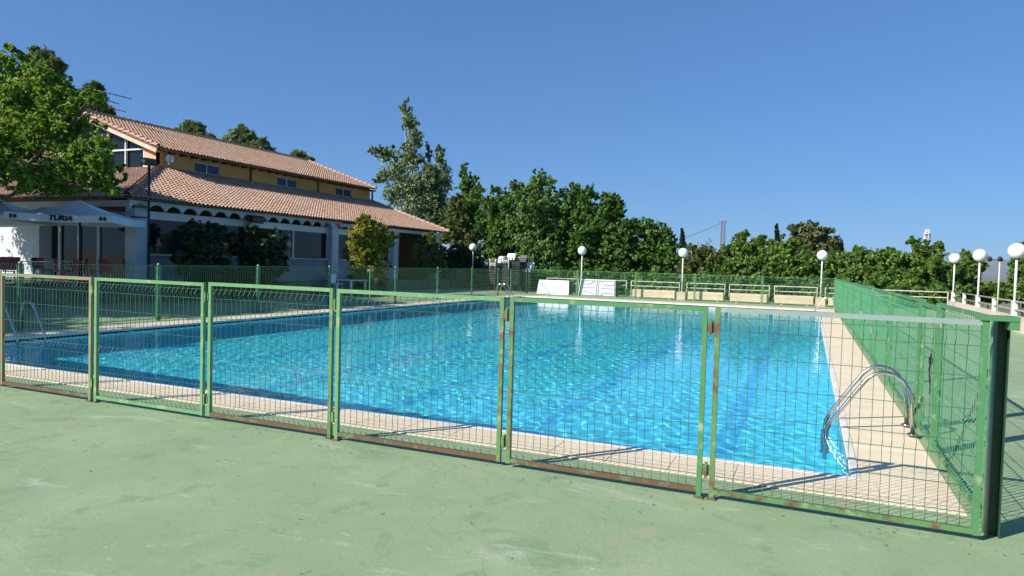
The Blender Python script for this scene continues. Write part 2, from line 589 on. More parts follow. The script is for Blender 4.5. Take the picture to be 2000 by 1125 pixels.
YN, HN = 4.90, 1.34
NX = [-10.25, -8.62, -7.0, -5.37, -3.83, -2.165, -.615, 1.02]
panel_info = [
    ('green wire fence panel cut off by the left edge of the view', 'green', 'green', 'green', 'green'),
    ('fence panel with weathered brown frame in front of the lone pool ladder rail', 'brown_rail', 'rustier', 'brown_rail', 'brown_rail'),
    ('clean green fence panel with green bottom rail beside the brown framed panel', 'green_pale', 'green_pale', 'green_pale', 'green_pale'),
    ('fence panel with brown patch on its green top rail', 'green_pale', 'rustier', 'green_pale', 'rusty'),
    ('fence panel with all green top rail and rusty bottom rail before mid pool', 'green_pale', 'rustier', 'green_pale', 'rusty'),
    ('fence panel with chipped green top rail below the leaning white tabletops', 'green', 'rustier', 'rusty', 'green'),
    ('fence panel with grey metal top rail at the pool corner with ladder', 'galv', 'rusty', 'rusty', 'green'),
]
for i, (lab, top, bot, lft, rgt) in enumerate(panel_info):
    gap = .026
    x0, x1 = NX[i] + gap, NX[i + 1] - gap
    jy = random.uniform(-.008, .008)
    Y = YN + jy
    jz = random.uniform(-.006, .006)
    t = thing('fence_panel', ((x0 + x1) / 2, Y, 0), lab, 'fence', 'wire fence panels along the near side of the pool')
    s = .034
    foot_l, foot_r = (i % 2 == 0), (i % 2 == 1)
    a = MB(); a.box(x0, x0 + s, Y - s / 2, Y + s / 2, .002 if foot_l else .035, HN + jz)
    post = a.build('post', M[lft], t)
    a = MB(); a.box(x1 - s, x1, Y - s / 2, Y + s / 2, .002 if foot_r else .035, HN + jz)
    a.build('post', M[rgt], t)
    a = MB(); a.box(x0 + s, x1 - s, Y - s / 2 + .001, Y + s / 2 - .001, HN - s + jz, HN + jz - .001); a.build('top_rail', M[top], t)
    a = MB(); a.box(x0 + s, x1 - s, Y - s / 2 + .001, Y + s / 2 - .001, .04, .04 + s); a.build('bottom_rail', M[bot], t)
    w = wire_panel(x1 - x0 - 2 * s, .07, HN - s + .004, jitter=.003)
    w.v = [(x + x0 + s, y + Y, z) for x, y, z in w.v]
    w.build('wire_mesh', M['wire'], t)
    if i < 6:
        for z in (.2, 1.2):
            a = MB()
            a.box(x1 - .004, x1 + 2 * gap + .004, Y - .012, Y + .012, z - .035, z + .035)
            a.box(x1 + gap - .008, x1 + gap + .008, Y - .026, Y + .026, z - .05, z + .05)
            a.build('clamp', M['rusty'], t)
    xf = x0 + s / 2 if foot_l else x1 - s / 2
    a = MB(); a.box(xf - .03, xf + .03, Y - .032, Y + .032, .001, .012); a.build('foot', M['rustier'], t)
    if i == 6:
        a = MB(); a.box(x1 - .05, x1 + .15, Y - .03, Y + .13, HN + .002, HN + .03); a.box(x1 + .1, x1 + .15, Y - .025, Y + .1, HN - .05, HN + .001); a.build('corner_bracket', M['green'], t)

def run_fence(name, label, axis, const, stops, kinks_dir, thin=(), rail='green', post_w=.055, mesh_mat='wire', heavy=False, skip=None, caps=True):
    """fence along an axis: posts at stops, a wire sheet between each pair"""
    loc = (stops[0], const, 0) if axis == 'x' else (const, stops[0], 0)
    t = thing(name, loc, label, 'fence')
    for s in stops:
        w = post_w / 2 if s not in thin else .018
        a = MB()
        x, y = (s, const) if axis == 'x' else (const, s)
        a.box(x - w, x + w, y - w, y + w, -.001, 1.355)
        p = a.build('post', M[rail], t)
        if s not in thin and caps:
            a = MB()
            a.hexa([(x - w - .004, y - w - .004, 1.355), (x + w + .004, y - w - .004, 1.355), (x + w + .004, y + w + .004, 1.355), (x - w - .004, y + w + .004, 1.355), (x - .01, y - .01, 1.392), (x + .01, y - .01, 1.392), (x + .01, y + .01, 1.392), (x - .01, y + .01, 1.392)])
            a.build('post_cap', M['green_pale'], p)
        if s not in thin:
            # the flat brackets that hold the sheets stand a little off the post
            a = MB()
            for k in (-1, 1):
                q = s + k * (w + .03)
                if q < stops[0] or q > stops[-1]: continue
                x, y = (q, const) if axis == 'x' else (const, q)
                a.box(x - .008, x + .008, y - .008, y + .008, .03, 1.335)
            a.build('edge_bar', M[rail], t)
    cache = {}
    for a0, a1 in zip(stops[:-1], stops[1:]):
        if skip and (a0, a1) in skip: continue
        wd = round(a1 - a0 - .06, 3)
        if wd not in cache:
            cache[wd] = wire_panel(wd, .05, 1.325, kd=kinks_dir, r=.003).mesh('wire_mesh', M[mesh_mat])
        o = bpy.data.objects.new('wire_mesh', cache[wd])
        if axis == 'x':
            o.location = (a0 + .03 - loc[0], 0, 0)
        else:
            o.location = (0, a0 + .03 - loc[1], 0)
            o.rotation_euler = (0, 0, math.pi / 2)
        link(o, t)
        h = .016 if heavy else .008
        for nm, z in (('top_rail', 1.335), ('bottom_rail', .05)):
            m = MB()
            if axis == 'x': m.box(a0 + post_w / 2, a1 - post_w / 2, const - h, const + h, z - h, z + h)
            else: m.box(const - h, const + h, a0 + post_w / 2, a1 - post_w / 2, z - h, z + h)
            m.build(nm, M[rail], t)
    return t

LF = [2.2, 5.3, 8.55, 11.7, 14.95, 18.1, 20.35, 22.0, 25.2, 28.4, 31.3, 32.9, 35.17]
run_fence('wire_fence', 'dark green wire fence with posts between the pool and the restaurant', 'y', -14.42, LF, 1, thin=(20.35, 32.9), rail='green_dark')
FF = [-14.42, -11.5, -8.3, -5.3, -2.1, 1.09]
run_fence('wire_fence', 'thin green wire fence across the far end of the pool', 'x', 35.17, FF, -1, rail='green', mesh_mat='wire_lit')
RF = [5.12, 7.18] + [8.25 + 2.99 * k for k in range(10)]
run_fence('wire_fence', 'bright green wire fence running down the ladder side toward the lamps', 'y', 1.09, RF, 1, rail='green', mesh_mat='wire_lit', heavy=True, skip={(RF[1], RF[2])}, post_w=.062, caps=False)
tc = bpy.data.objects['wire_fence.002']
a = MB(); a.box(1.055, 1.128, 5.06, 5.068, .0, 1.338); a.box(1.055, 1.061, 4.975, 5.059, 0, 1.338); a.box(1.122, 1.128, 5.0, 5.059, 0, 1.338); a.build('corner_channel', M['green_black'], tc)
# gate in that fence
t = thing('wire_gate', (1.09, 7.2, 0), 'narrow green wire gate with padlocked chains beside the near ladder', 'gate')
for y in (7.235, 8.165):
    a = MB(); a.box(1.07, 1.11, y, y + .04, .04, 1.33); a.build('frame_post', M['green'], t)
for z in (.045, 1.29):
    a = MB(); a.box(1.071, 1.109, 7.276, 8.164, z, z + .035); a.build('frame_rail', M['green'], t)
w = wire_panel(.88, .08, 1.29, kd=1)
w.v = [(1.09 - y, 7.28 + x, z) for x, y, z in w.v]
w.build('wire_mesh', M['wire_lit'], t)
for y, z in ((7.2, .86), (8.22, .33)):
    a = MB()
    a.bevel_box(1.02, 1.05, y - .025, y + .025, z - .06, z, .006)
    a.tube([(1.035, y + .017 * math.cos(k * math.pi / 6), z - .006 + .038 * math.sin(k * math.pi / 6)) for k in range(7)], .004, 6)
    lk = a.build('padlock', M['chain'], t)
    a = MB()
    a.tube([(1.035, y + (.05 * math.sin(k * .7) if k else 0), z - .05 - k * .035) for k in range(9)], .007, 5)
    a.build('chain', M['chain'], t)

# ------------------------------------------------------------------ pool ladders
def ladder(loc, label, sx, gap):
    """stainless ladder; loc is the deck end of the nearer rail, sx +1 when the pool lies toward -x"""
    t = thing('pool_ladder', loc, label, 'pool ladder', 'stainless steel pool ladders')
    prof = [(0, .03), (-.02, .36), (-.045, .46), (-.10, .555), (-.18, .61), (-.27, .625), (-.355, .60), (-.42, .545), (-.50, .43), (-.62, .245), (-.72, .09), (-.765, 0), (-.775, -.09), (-.775, -1.05)]
    for k in (0, gap):
        a = MB()
        a.tube([(loc[0] + sx * x, loc[1] + k, z) for x, z in prof], .0205, 12)
        rl = a.build('handrail', M['steel'], t)
        a = MB()
        a.tube([(loc[0], loc[1] + k, .029), (loc[0], loc[1] + k, .046)], [.055, .045], 16)
        a.build('flange', M['steel'], rl)
    for z in (-.3, -.58, -.86):
        a = MB()
        a.box(loc[0] + sx * -.775 - .04, loc[0] + sx * -.775 + .04, loc[1] + .02, loc[1] + gap - .02, z - .012, z + .012)
        a.build('tread', M['steel'], t)
    return t
ladder((.985, 7.70, 0), 'steel pool ladder with two curved handrails behind the grey topped fence panel', 1, .47)
ladder((-14.02, 7.80, 0), 'steel pool ladder seen behind the brown framed fence panel', -1, .5)
ladder((-13.98, 30.1, 0), 'small distant steel pool ladder in front of the stacked chairs', -1, .5)
ladder((.985, 30.2, 0), 'distant steel pool ladder at the far end of the bright green fence', 1, .5)

# ------------------------------------------------------------------ parapet, railings, planters and lamps
p = MB()
p.hexa([(wall_x(-25), -25, 0), (wall_x(-25) + .26, -25, 0), (wall_x(38) + .26, 38.0, 0), (wall_x(38), 38.0, 0), (wall_x(-25), -25, .43), (wall_x(-25) + .26, -25, .43), (wall_x(38) + .26, 38.0, .43), (wall_x(38), 38.0, .43)])
par = thing('parapet_wall', (wall_x(20), 20, 0), 'low pale concrete parapet wall under the pipe railing', 'wall')
p.build('wall', M['pinkwall'], par)
RY = [25.62, 31.6, 37.75]
def pipe_rail(name, label, ends, mids):
    a0, a1 = Vector(ends[0]), Vector(ends[1])
    t = thing(name, (a0 + a1) / 2, label, 'railing', 'pale pipe railings')
    for z in (.63, .88):
        m = MB(); m.tube([(a0.x, a0.y, z), (a1.x, a1.y, z)], .027, 10); m.build('rail', M['railpaint'], t)
    for (x, y, z0, w) in mids:
        m = MB(); m.box(x - w, x + w, y - w, y + w, z0, .875); m.build('post', M['pole'], t)
    return t
xm = lambda y: wall_x(y) + .13
pipe_rail('pipe_railing', 'long pale pipe railing on the low wall under the three big lamps', ((xm(4), 4, .4), (xm(37.8), 37.8, .4)), [(xm(y), y, .43, .055) for y in (4.6, 7.6, 10.6, 13.6, 16.6, 19.6, 22.6, 28.6, 34.7)])

def globe_lamp(loc, ztop, label, sleeve):
    t = thing('globe_lamp', loc, label, 'lamp post', 'white globe lamps')
    x, y, z = loc
    if sleeve:
        a = MB(); a.box(x - .07, x + .07, y - .07, y + .07, z, z + .46); a.build('base', M['pole'], t)
    else:
        a = MB(); a.tube([(x, y, z), (x, y, z + .02)], .075, 14); a.build('base', M['pole'], t)
    a = MB(); a.tube([(x, y, z + .02), (x, y, ztop - .235)], [.038, .034], 12); a.build('pole', M['pole'], t)
    a = MB(); a.tube([(x, y, ztop - .27), (x, y, ztop - .245), (x, y, ztop - .215)], [.05, .085, .09], 14); a.build('collar', M['greyplastic'], t)
    a = MB(); a.sphere((x, y, ztop), .245, 28, 16); a.build('globe', M['globe'], t)
    return t
for y, lab in zip(RY, ('tall globe lamp nearest the picture edge on the low wall', 'globe lamp on the low wall, middle of the three at that side', 'globe lamp at the far corner of the low wall')):
    globe_lamp((xm(y), y, .43), 2.44, lab, True)
globe_lamp((.5, 35.72, .42), 2.43, 'globe lamp on a cream block beside the end of the bright green fence', False)
globe_lamp((-6.02, 35.72, .42), 2.43, 'globe lamp on a cream block between the long planters', False)
globe_lamp((-11.55, 36.05, 0), 2.45, 'globe lamp behind the gap between the white tabletops', False)
q = aty(924, 483, 38.5)
globe_lamp((q.x, 38.5, 0), q.z, 'globe lamp standing alone against the dark trees past the restaurant', False)
# thin spotlight pole on the low wall
q = atx(1948, 604, xm(26.7))
t = thing('spotlight_pole', (q.x, q.y, .43), 'thin pale pole with small dark spotlights between two globe lamps', 'spotlight')
a = MB(); a.tube([(q.x, q.y, .43), (q.x, q.y, 2.25)], .025, 10); a.build('pole', M['railpaint'], t)
a = MB(); a.tube([(q.x - .3, q.y, 2.2), (q.x + .03, q.y, 2.2)], .014, 8); a.build('arm', M['dark'], t)
for dx in (-.3, .0):
    a = MB(); a.tube([(q.x + dx, q.y - .07, 2.19), (q.x + dx, q.y, 2.26), (q.x + dx, q.y + .06, 2.3)], [.075, .07, .03], 12); a.build('spotlight_head', M['dark'], t)

PLN = [(-8.55, -6.33, 'beside the white tabletops'), (-5.68, -3.93, 'next to the middle lamp block'), (-3.62, -1.83, 'between two pairs of railing posts'), (-1.54, .2, 'next to the lamp block near the fence corner'), (.84, 2.6, 'behind the corner of the bright green fence')]
for x0, x1, wh in PLN:
    t = thing('planter', ((x0 + x1) / 2, 35.72, 0), 'long cream concrete planter ' + wh, 'planter', 'cream planters along the far railing')
    a = MB(); a.bevel_box(x0, x1, 35.5, 35.94, .075, .46, .012); a.build('trough', M['cream'], t)
    for x in (x0 + .25, x1 - .35):
        a = MB(); a.box(x, x + .12, 35.56, 35.88, 0, .074); a.build('foot', M['cream'], t)
for x, wh in ((-6.02, 'between the first two planters'), (.5, 'beside the corner of the bright green fence')):
    t = thing('lamp_block', (x, 35.72, 0), 'square cream concrete block carrying a lamp ' + wh, 'plinth', 'cream lamp blocks')
    a = MB(); a.bevel_box(x - .22, x + .22, 35.5, 35.94, 0, .40, .012); a.build('block', M['cream'], t)
    a = MB(); a.bevel_box(x - .235, x + .235, 35.485, 35.955, .4005, .42, .006); a.build('cap', M['pinkwall'], t)
RL = [(-13.6, -11.7, 'behind the plain white tabletop'), (-11.4, -9.0, 'behind the ribbed white tabletop'), (-8.78, -6.2, 'behind the planter beside the tabletops'), (-5.86, -3.92, 'right after the middle lamp block'), (-3.74, -1.8, 'third span counted from the fence corner lamp'), (-1.6, .36, 'left of the lamp near the fence corner'), (.68, 2.7, 'behind the bright green fence corner'), (2.85, 5.75, 'between the fence corner and the low wall')]
for x0, x1, wh in RL:
    t = thing('steel_railing', ((x0 + x1) / 2, 36.1, 0), 'two bar pale steel railing ' + wh, 'railing', 'far railing spans')
    for z in (.63, .88):
        a = MB(); a.box(x0 + (.0 if z > .8 else .04), x1 - (.0 if z > .8 else .04), 36.08, 36.12, z - .02, z + .02); a.build('rail', M['railpaint'], t)
    for x in (x0, x1 - .04):
        a = MB(); a.box(x, x + .04, 36.081, 36.119, -.001, .8595); a.build('post', M['railpaint'], t)

# leaning white folding tables
def table_stack(x0, x1, zt, label, back_label, ribbed):
    n = 6
    for k in range(n):
        y0 = 35.32 + k * .095
        lean = .17
        th = .05
        a = MB()
        P = [(x0 + k * .006, y0, .0), (x1 + k * .006, y0, .0), (x1 + k * .006, y0 + th, .0), (x0 + k * .006, y0 + th, .0)]
        P += [(x + (.07 if x < (x0 + x1) / 2 else -.05), y + lean, zt - k * .012) for x, y, z in P]
        a.hexa(P)
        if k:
            tag(a.build('folding_tabletop', M['lilac']), ('second', 'third', 'fourth', 'fifth', 'rearmost')[k - 1] + ' ' + back_label, 'table', 'tabletops at the back of the ' + ('ribbed' if ribbed else 'plain') + ' stack')  # rear tops are white too; the stack's shade is painted into them
            continue
        t = thing('folding_tabletop', ((x0 + x1) / 2, 35.4, 0), label, 'table')
        top = a.build('panel', M['plastic'], t)
        if ribbed:
            L = x1 - x0
            def on(u, v, off=.0):
                return Vector((x0 + u * L + (.07 - .12 * u) * v, y0 + lean * v - off, zt * v))
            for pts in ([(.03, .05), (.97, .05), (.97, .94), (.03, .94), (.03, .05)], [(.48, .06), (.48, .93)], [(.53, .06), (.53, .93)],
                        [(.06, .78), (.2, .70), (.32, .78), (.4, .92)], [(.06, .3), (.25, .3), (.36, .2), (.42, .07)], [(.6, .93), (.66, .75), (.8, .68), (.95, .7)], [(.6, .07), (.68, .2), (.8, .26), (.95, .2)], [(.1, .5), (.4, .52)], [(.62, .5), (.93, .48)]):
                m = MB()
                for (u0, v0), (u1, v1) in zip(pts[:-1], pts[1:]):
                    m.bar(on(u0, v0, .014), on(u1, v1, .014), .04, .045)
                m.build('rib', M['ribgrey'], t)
table_stack(-13.9, -12.02, .78, 'plain white tabletop leaning upright near the far railing', 'edge from the front in the stack behind the plain white tabletop', False)
table_stack(-11.48, -9.42, .9, 'white tabletop leaning upright with a ribbed moulded underside', 'edge from the front in the stack behind the ribbed white tabletop', True)

# ------------------------------------------------------------------ stacked chairs
def stacking_chair(x, y, rz, k, n, dz, mat, seat=.44, back=.84):
    """one moulded armchair, k-th of n nested ones"""
    co, si = math.cos(rz), math.sin(rz)
    h = k * dz
    a = MB()
    W = lambda u, v, z: (x + 1.25 * (u * co - v * si), y + 1.25 * (u * si + v * co), z + h)
    def hx(u0, u1, v0, v1, z0, z1, tv=0):
        a.hexa([W(u0, v0, z0), W(u1, v0, z0), W(u1, v1, z0), W(u0, v1, z0), W(u0, v0 + tv, z1), W(u1, v0 + tv, z1), W(u1, v1 + tv, z1), W(u0, v1 + tv, z1)])
    hx(-.23, .23, -.22, .22, seat - .03, seat)
    for i in range(5):
        u = -.2 + i * .1
        hx(u - .035, u + .035, .2, .225, seat - .01, back - .06, .09)
    hx(-.22, .22, .285, .315, back - .065, back, .012)
    for su in (-1, 1):
        hx(su * .25 - .025, su * .25 + .025, -.2, .27, seat + .2, seat + .225)
        hx(su * .235 - .02, su * .235 + .02, -.22, -.18, 0, seat + .2)
        hx(su * .22 - .02, su * .22 + .02, .2, .24, 0, seat + .05)
    return a.build('stacking_chair', mat)
NTH = ['first', 'second', 'third', 'fourth', 'fifth', 'sixth', 'seventh', 'eighth', 'ninth', 'tenth', 'eleventh', 'twelfth', 'thirteenth', 'fourteenth', 'fifteenth']
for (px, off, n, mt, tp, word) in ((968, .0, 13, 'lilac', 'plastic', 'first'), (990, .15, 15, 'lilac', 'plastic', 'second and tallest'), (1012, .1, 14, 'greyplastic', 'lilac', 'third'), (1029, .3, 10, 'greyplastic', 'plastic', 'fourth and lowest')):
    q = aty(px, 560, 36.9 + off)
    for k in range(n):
        o = stacking_chair(q.x, q.y, -.55 + off * 2, k, n, .1, M[tp] if k >= n - 2 else M[mt])  # sunlit top pair paler, tree shade below put into darker plastic
        if k == n - 1:
            tag(o, 'topmost chair of the %s chair stack by the fence corner' % word, 'chair', 'stacked chairs by the fence corner')
        else:
            tag(o, 'plastic chair, %s from top of the %s stack by the fence corner' % (NTH[n - 1 - k], word), 'chair', 'chairs in the %s stack by the fence corner' % word)
q = aty(893, 545, 36.5)
for k in range(5):
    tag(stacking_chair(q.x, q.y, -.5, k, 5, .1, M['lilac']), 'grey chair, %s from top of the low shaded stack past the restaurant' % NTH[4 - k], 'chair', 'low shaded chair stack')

# ------------------------------------------------------------------ terrace and restaurant
TZ = .55
t_ = MB()
t_.box(-45, -20.6, 1.5, 44, -.05, TZ)
structure('terrace', t_, M['terrace'])

house = thing('restaurant_building', (-21.5, 16.5, TZ), 'long restaurant with ochre upper storey and two tiers of clay tile roofs', 'building')
EX, EZ, EY0, EY1 = -21.0, 3.48, 15.8, 38.06             # lower eave
UX, UZ = -27.04, 5.50                                    # foot of the upper wall
UY0, UY1 = 21.95, 37.96
REX, REZ = -26.6, 6.31                                  # upper eave
RX, RZ = -32.35, 8.33                                    # ridge
RY0, RY1 = 21.45, 38.05
XB = 2 * RX - UX
BX = 2 * RX - EX                                              # lower eave at the back

# lower roof: decking and tiles
lr = MB()
A0, A1, A2, A3 = (EX, EY0, EZ), (EX, EY1, EZ), (UX, EY1, UZ), (UX, UY0, UZ)
Bb0, Bb3 = (BX, EY0, EZ), (XB, UY0, UZ)
Bb1, Bb2 = (BX, EY1, EZ), (XB, EY1, UZ)
lr.poly([A0, A1, A2, A3]); lr.poly([Bb0, A0, A3, Bb3]); lr.poly([Bb1, Bb0, Bb3, Bb2])
dn = lambda p, k=.03: (p[0], p[1], p[2] - k)
for a, b2 in ((A0, A1), (Bb0, A0), (Bb1, Bb0), (A1, A2), (Bb2, Bb1)):
    lr.poly([dn(a), dn(b2), b2, a])
lr.poly([dn(A1), dn(A0), dn(A3), dn(A2)]); lr.poly([dn(A0), dn(Bb0), dn(Bb3), dn(A3)])
lower_roof = lr.build('lower_roof', M['pan'], house)
ur = MB()
U0, U1, R0, R1 = (REX, RY0, REZ), (REX, RY1, REZ), (RX, RY0, RZ), (RX, RY1, RZ)
V0, V1 = (2 * RX - REX, RY0, REZ), (2 * RX - REX, RY1, REZ)
ur.poly([U0, U1, R1, R0]); ur.poly([V1, V0, R0, R1])
ur.poly([dn(U1), dn(U0), dn(R0), dn(R1)]); ur.poly([dn(V0), dn(V1), dn(R1), dn(R0)])
for a, b2 in ((U0, U1), (V1, V0), (R0, U0), (V0, R0), (U1, R1), (R1, V1)):
    ur.poly([dn(a), dn(b2), b2, a])
upper_roof = ur.build('upper_roof', M['pan'], house)

def tile_shape(r0=.066, r1=.078, L=.37, lift=.028):
    """half barrel, +y up the slope, z away from it"""
    v, f = [], []
    n = 5
    for (y, r, z) in ((0, r1, lift), (L, r0, 0)):
        for i in range(n + 1):
            a = math.pi * i / n
            v.append((r * math.cos(a), y, z + r * .92 * math.sin(a)))
    for i in range(n):
        f.append((i, i + n + 1, i + n + 2, i + 1))
    return v, f
TV, TF = tile_shape()
def slope_frame(eave_dir, up_dir):
    x = Vector(eave_dir).normalized(); y = Vector(up_dir).normalized(); z = x.cross(y)
    return Matrix((x, y, z)).transposed()
all_tiles = []                                          # (roof, matrix, depth)
def lay_tiles(roof, origin, eave_dir, up, length, inset0, inset1, pitch=.186, row=.31):
    F = slope_frame(eave_dir, up)
    L = Vector(up).length
    nrow = int(math.ceil(L / row))
    ncol = int(length / pitch)
    for j in range(nrow):
        v = -.06 + j * row
        fr = (v + .2) / L
        for i in range(ncol):
            u = (i + .5) * length / ncol
            if u < inset0 * fr or u > length - inset1 * fr: continue
            if v + .3 > L: v2 = L - .28
            else: v2 = v
            P = Vector(origin) + F.col[0] * (u + random.uniform(-.006, .006)) + F.col[1] * (v2 + random.uniform(-.012, .012)) + F.col[2] * .012
            mt = Matrix.Translation(P) @ F.to_4x4() @ Matrix.Rotation(random.uniform(-.02, .02), 4, 'Z')
            all_tiles.append((roof, mt, depth(P)))
lay_tiles(lower_roof, (EX, EY0, EZ), (0, 1, 0), Vector(A3) - Vector((EX, A3[1], EZ)), EY1 - EY0, A3[1] - EY0, EY1 - A2[1])
near_len = EX - BX
lay_tiles(lower_roof, (BX, EY0, EZ), (1, 0, 0), Vector((EX, UY0, UZ)) - Vector((EX, EY0, EZ)), near_len, EX - UX, EX - UX)
lay_tiles(upper_roof, (REX, RY0, REZ), (0, 1, 0), Vector(R0) - Vector(U0), RY1 - RY0, 0, 0)
# the far sides are seen by nobody from the pool but keep the roof whole
all_tiles.sort(key=lambda q: q[2])
tile_me = bpy.data.meshes.new('roof_tile')
tile_me.from_pydata(TV, [], TF)
tile_me.materials.append(M['tile'])
tile_me.polygons.foreach_set('use_smooth', [True] * len(TF))
HO = ORIG[house.name]
single = [q for q in all_tiles if q[0] is lower_roof and q[1].translation.x > -27.2 and q[1].translation.y > 15.9][:300]
sid = set(id(q) for q in single)
for q in single:
    o = bpy.data.objects.new('roof_tile', tile_me)
    link(o, q[0])
    o.matrix_local = Matrix.Translation(-HO) @ q[1]
tv = np.array(TV); tf = np.array(TF)
for roof in (lower_roof, upper_roof):
    ms = [np.array(q[1]) for q in all_tiles if q[0] is roof and id(q) not in sid]
    vs, fs = [], []
    for k, m4 in enumerate(ms):
        vs.append(tv @ m4[:3, :3].T + m4[:3, 3] - np.array(HO))
        fs.append(tf + k * len(tv))
    o = bpy.data.objects.new('roof_tiling', np_mesh('roof_tiling', np.concatenate(vs), np.concatenate(fs), M['tile'], True))
    link(o, roof)
    o['kind'] = 'stuff'
# ridge and hip caps
def cap_line(a, b, roof, r=.13, step=.38):
    a, b = Vector(a), Vector(b)
    n = max(1, round((b - a).length / step))
    m = MB()
    y = (b - a).normalized()
    x = y.cross(Vector((0, 0, 1))).normalized()
    z = x.cross(y)
    for k in range(n):
        P = a + (b - a) * (k / n)
        Q = a + (b - a) * ((k + 1.12) / n)
        row0 = [P + x * r * math.cos(i * math.pi / 6) + z * (r * math.sin(i * math.pi / 6) + .03) for i in range(7)]
        row1 = [Q + x * r * .86 * math.cos(i * math.pi / 6) + z * r * .86 * math.sin(i * math.pi / 6) for i in range(7)]
        for i in range(6):
            m.poly([row0[i], row1[i], row1[i + 1], row0[i + 1]], True)
    m.build('ridge_cap', M['tile'], roof)
cap_line((R0[0], R0[1], R0[2] + .05), (R1[0], R1[1], R1[2] + .05), upper_roof)
cap_line((A0[0], A0[1], A0[2] + .05), (A3[0], A3[1], A3[2] + .05), lower_roof)
cap_line((A1[0], A1[1] - .06, A1[2] + .06), (A2[0], A2[1] - .06, A2[2] + .06), lower_roof, .11)
cap_line((U0[0], U0[1] + .06, U0[2] + .06), (R0[0], R0[1] + .06, R0[2] + .06), upper_roof, .11)
cap_line((U1[0], U1[1] - .06, U1[2] + .06), (R1[0], R1[1] - .06, R1[2] + .06), upper_roof, .11)
cap_line((V0[0], V0[1] + .06, V0[2] + .06), (R0[0], R0[1] + .06, R0[2] + .06), upper_roof, .11)
# pale verge boards on the near gable
a = MB(); a.bar((REX, RY0 - .03, REZ - .14), (RX, RY0 - .03, RZ - .14), .05, .17); a.build('verge_board', M['verge'], upper_roof)
a = MB(); a.bar((V0[0], RY0 - .03, REZ - .14), (RX, RY0 - .03, RZ - .14), .05, .17); a.build('verge_board', M['verge'], upper_roof)

# upper storey walls
w = MB()
ww = []
for (x0, y0, x1, y1) in ((380, 323, 430, 346), (541, 351, 581, 370), (656, 371, 687, 389)):
    q0, q1 = atx(x0, (y0 + y1) / 2 - 4, UX), atx(x1, (y0 + y1) / 2 + 2, UX)
    qt, qb = atx(x0, y0, UX), atx(x0, y1, UX)
    ww.append((q0.y, q1.y, UZ + .07, UZ + .56))
ys = UY0
ZT = REZ + (REX - UX) / (REX - RX) * (RZ - REZ) - .08
for (ya, yb, za, zb) in ww:
    w.box(UX - .25, UX, ys, ya, UZ - .8, ZT)
    w.box(UX - .25, UX, ya, yb, UZ - .8, za); w.box(UX - .25, UX, ya, yb, zb, ZT)
    ys = yb
w.box(UX - .25, UX, ys, UY1, UZ - .8, ZT)
w.box(XB, XB + .25, UY0, UY1, UZ - .8, ZT)
w.poly([(XB, UY1, UZ - .8), (UX, UY1, UZ - .8), (UX, UY1, ZT), (RX, UY1, RZ - .1), (XB, UY1, ZT)])
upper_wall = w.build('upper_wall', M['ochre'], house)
for (ya, yb, za, zb) in ww:
    f = MB()
    f.box(UX - .12, UX - .06, ya, yb, za, za + .04); f.box(UX - .12, UX - .06, ya, yb, zb - .04, zb)
    f.box(UX - .12, UX - .06, ya, ya + .04, za + .04, zb - .04); f.box(UX - .12, UX - .06, yb - .04, yb, za + .04, zb - .04)
    f.box(UX - .12, UX - .06, (ya + yb) / 2 - .025, (ya + yb) / 2 + .025, za + .04, zb - .04)
    fr = f.build('window', M['white'], house)
    for k in range(2):
        g = MB()
        y0 = ya + .042 + k * ((yb - ya) / 2 - .01); y1 = y0 + (yb - ya) / 2 - .075
        g.box(UX - .10, UX - .08, y0, y1, za + .042, zb - .042)
        g.build('pane', M['bluepane'], fr)
k = 0
y = RY0 + .3
while y < RY1 - .1:
    a = MB()
    a.hexa([(UX, y, ZT - .22), (UX, y + .1, ZT - .22), (REX + .06, y + .1, REZ - .16), (REX + .06, y, REZ - .16), (UX, y, ZT - .09), (UX, y + .1, ZT - .09), (REX + .02, y + .1, REZ - .08), (REX + .02, y, REZ - .08)])
    a.build('rafter', M['timber'], house)
    y += .62
for px in (489, 621, 727):
    q = atx(px, 350, UX)
    a = MB(); a.box(UX, UX + .06, q.y - .06, q.y + .06, UZ + .02, ZT - .2); a.build('pilaster', M['timber'], house)
# near gable with its big window
gx0, gx1 = -34.6, -28.05
gw = MB()
gz = lambda x: RZ - .12 - abs(x - RX) / (REX - RX) * (RZ - REZ)
gw.poly([(gx1, UY0, UZ - .6), (UX, UY0, UZ - .6), (UX, UY0, gz(UX)), (gx1, UY0, gz(gx1))])
gw.poly([(XB, UY0, UZ - .6), (gx0, UY0, UZ - .6), (gx0, UY0, gz(gx0)), (XB, UY0, gz(XB))])
gw.poly([(gx0, UY0, UZ - .6), (gx1, UY0, UZ - .6), (gx1, UY0, UZ + .06), (gx0, UY0, UZ + .06)])
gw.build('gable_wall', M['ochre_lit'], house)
gl = MB()
gl.poly([(gx0, UY0 + .12, UZ), (gx1, UY0 + .12, UZ), (gx1, UY0 + .12, gz(gx1)), (RX, UY0 + .12, RZ - .1), (gx0, UY0 + .12, gz(gx0))])
gwin = gl.build('gable_window', M['glass'], house)
for x in (gx1 - .02, -29.3, -30.5, -31.7, -32.9, -33.9):
    a = MB(); a.box(x - .035, x + .035, UY0 - .005, UY0 + .1, UZ + .06, gz(x)); a.build('mullion', M['white'], gwin)
a = MB(); a.box(gx0, gx1, UY0 - .012, UY0 + .09, UZ + .86, UZ + .93); a.build('transom', M['white'], gwin)
a = MB(); a.box(gx0 - .05, gx1 + .05, UY0 - .06, UY0 + .05, UZ + .01, UZ + .06); a.build('sill', M['white'], gwin)

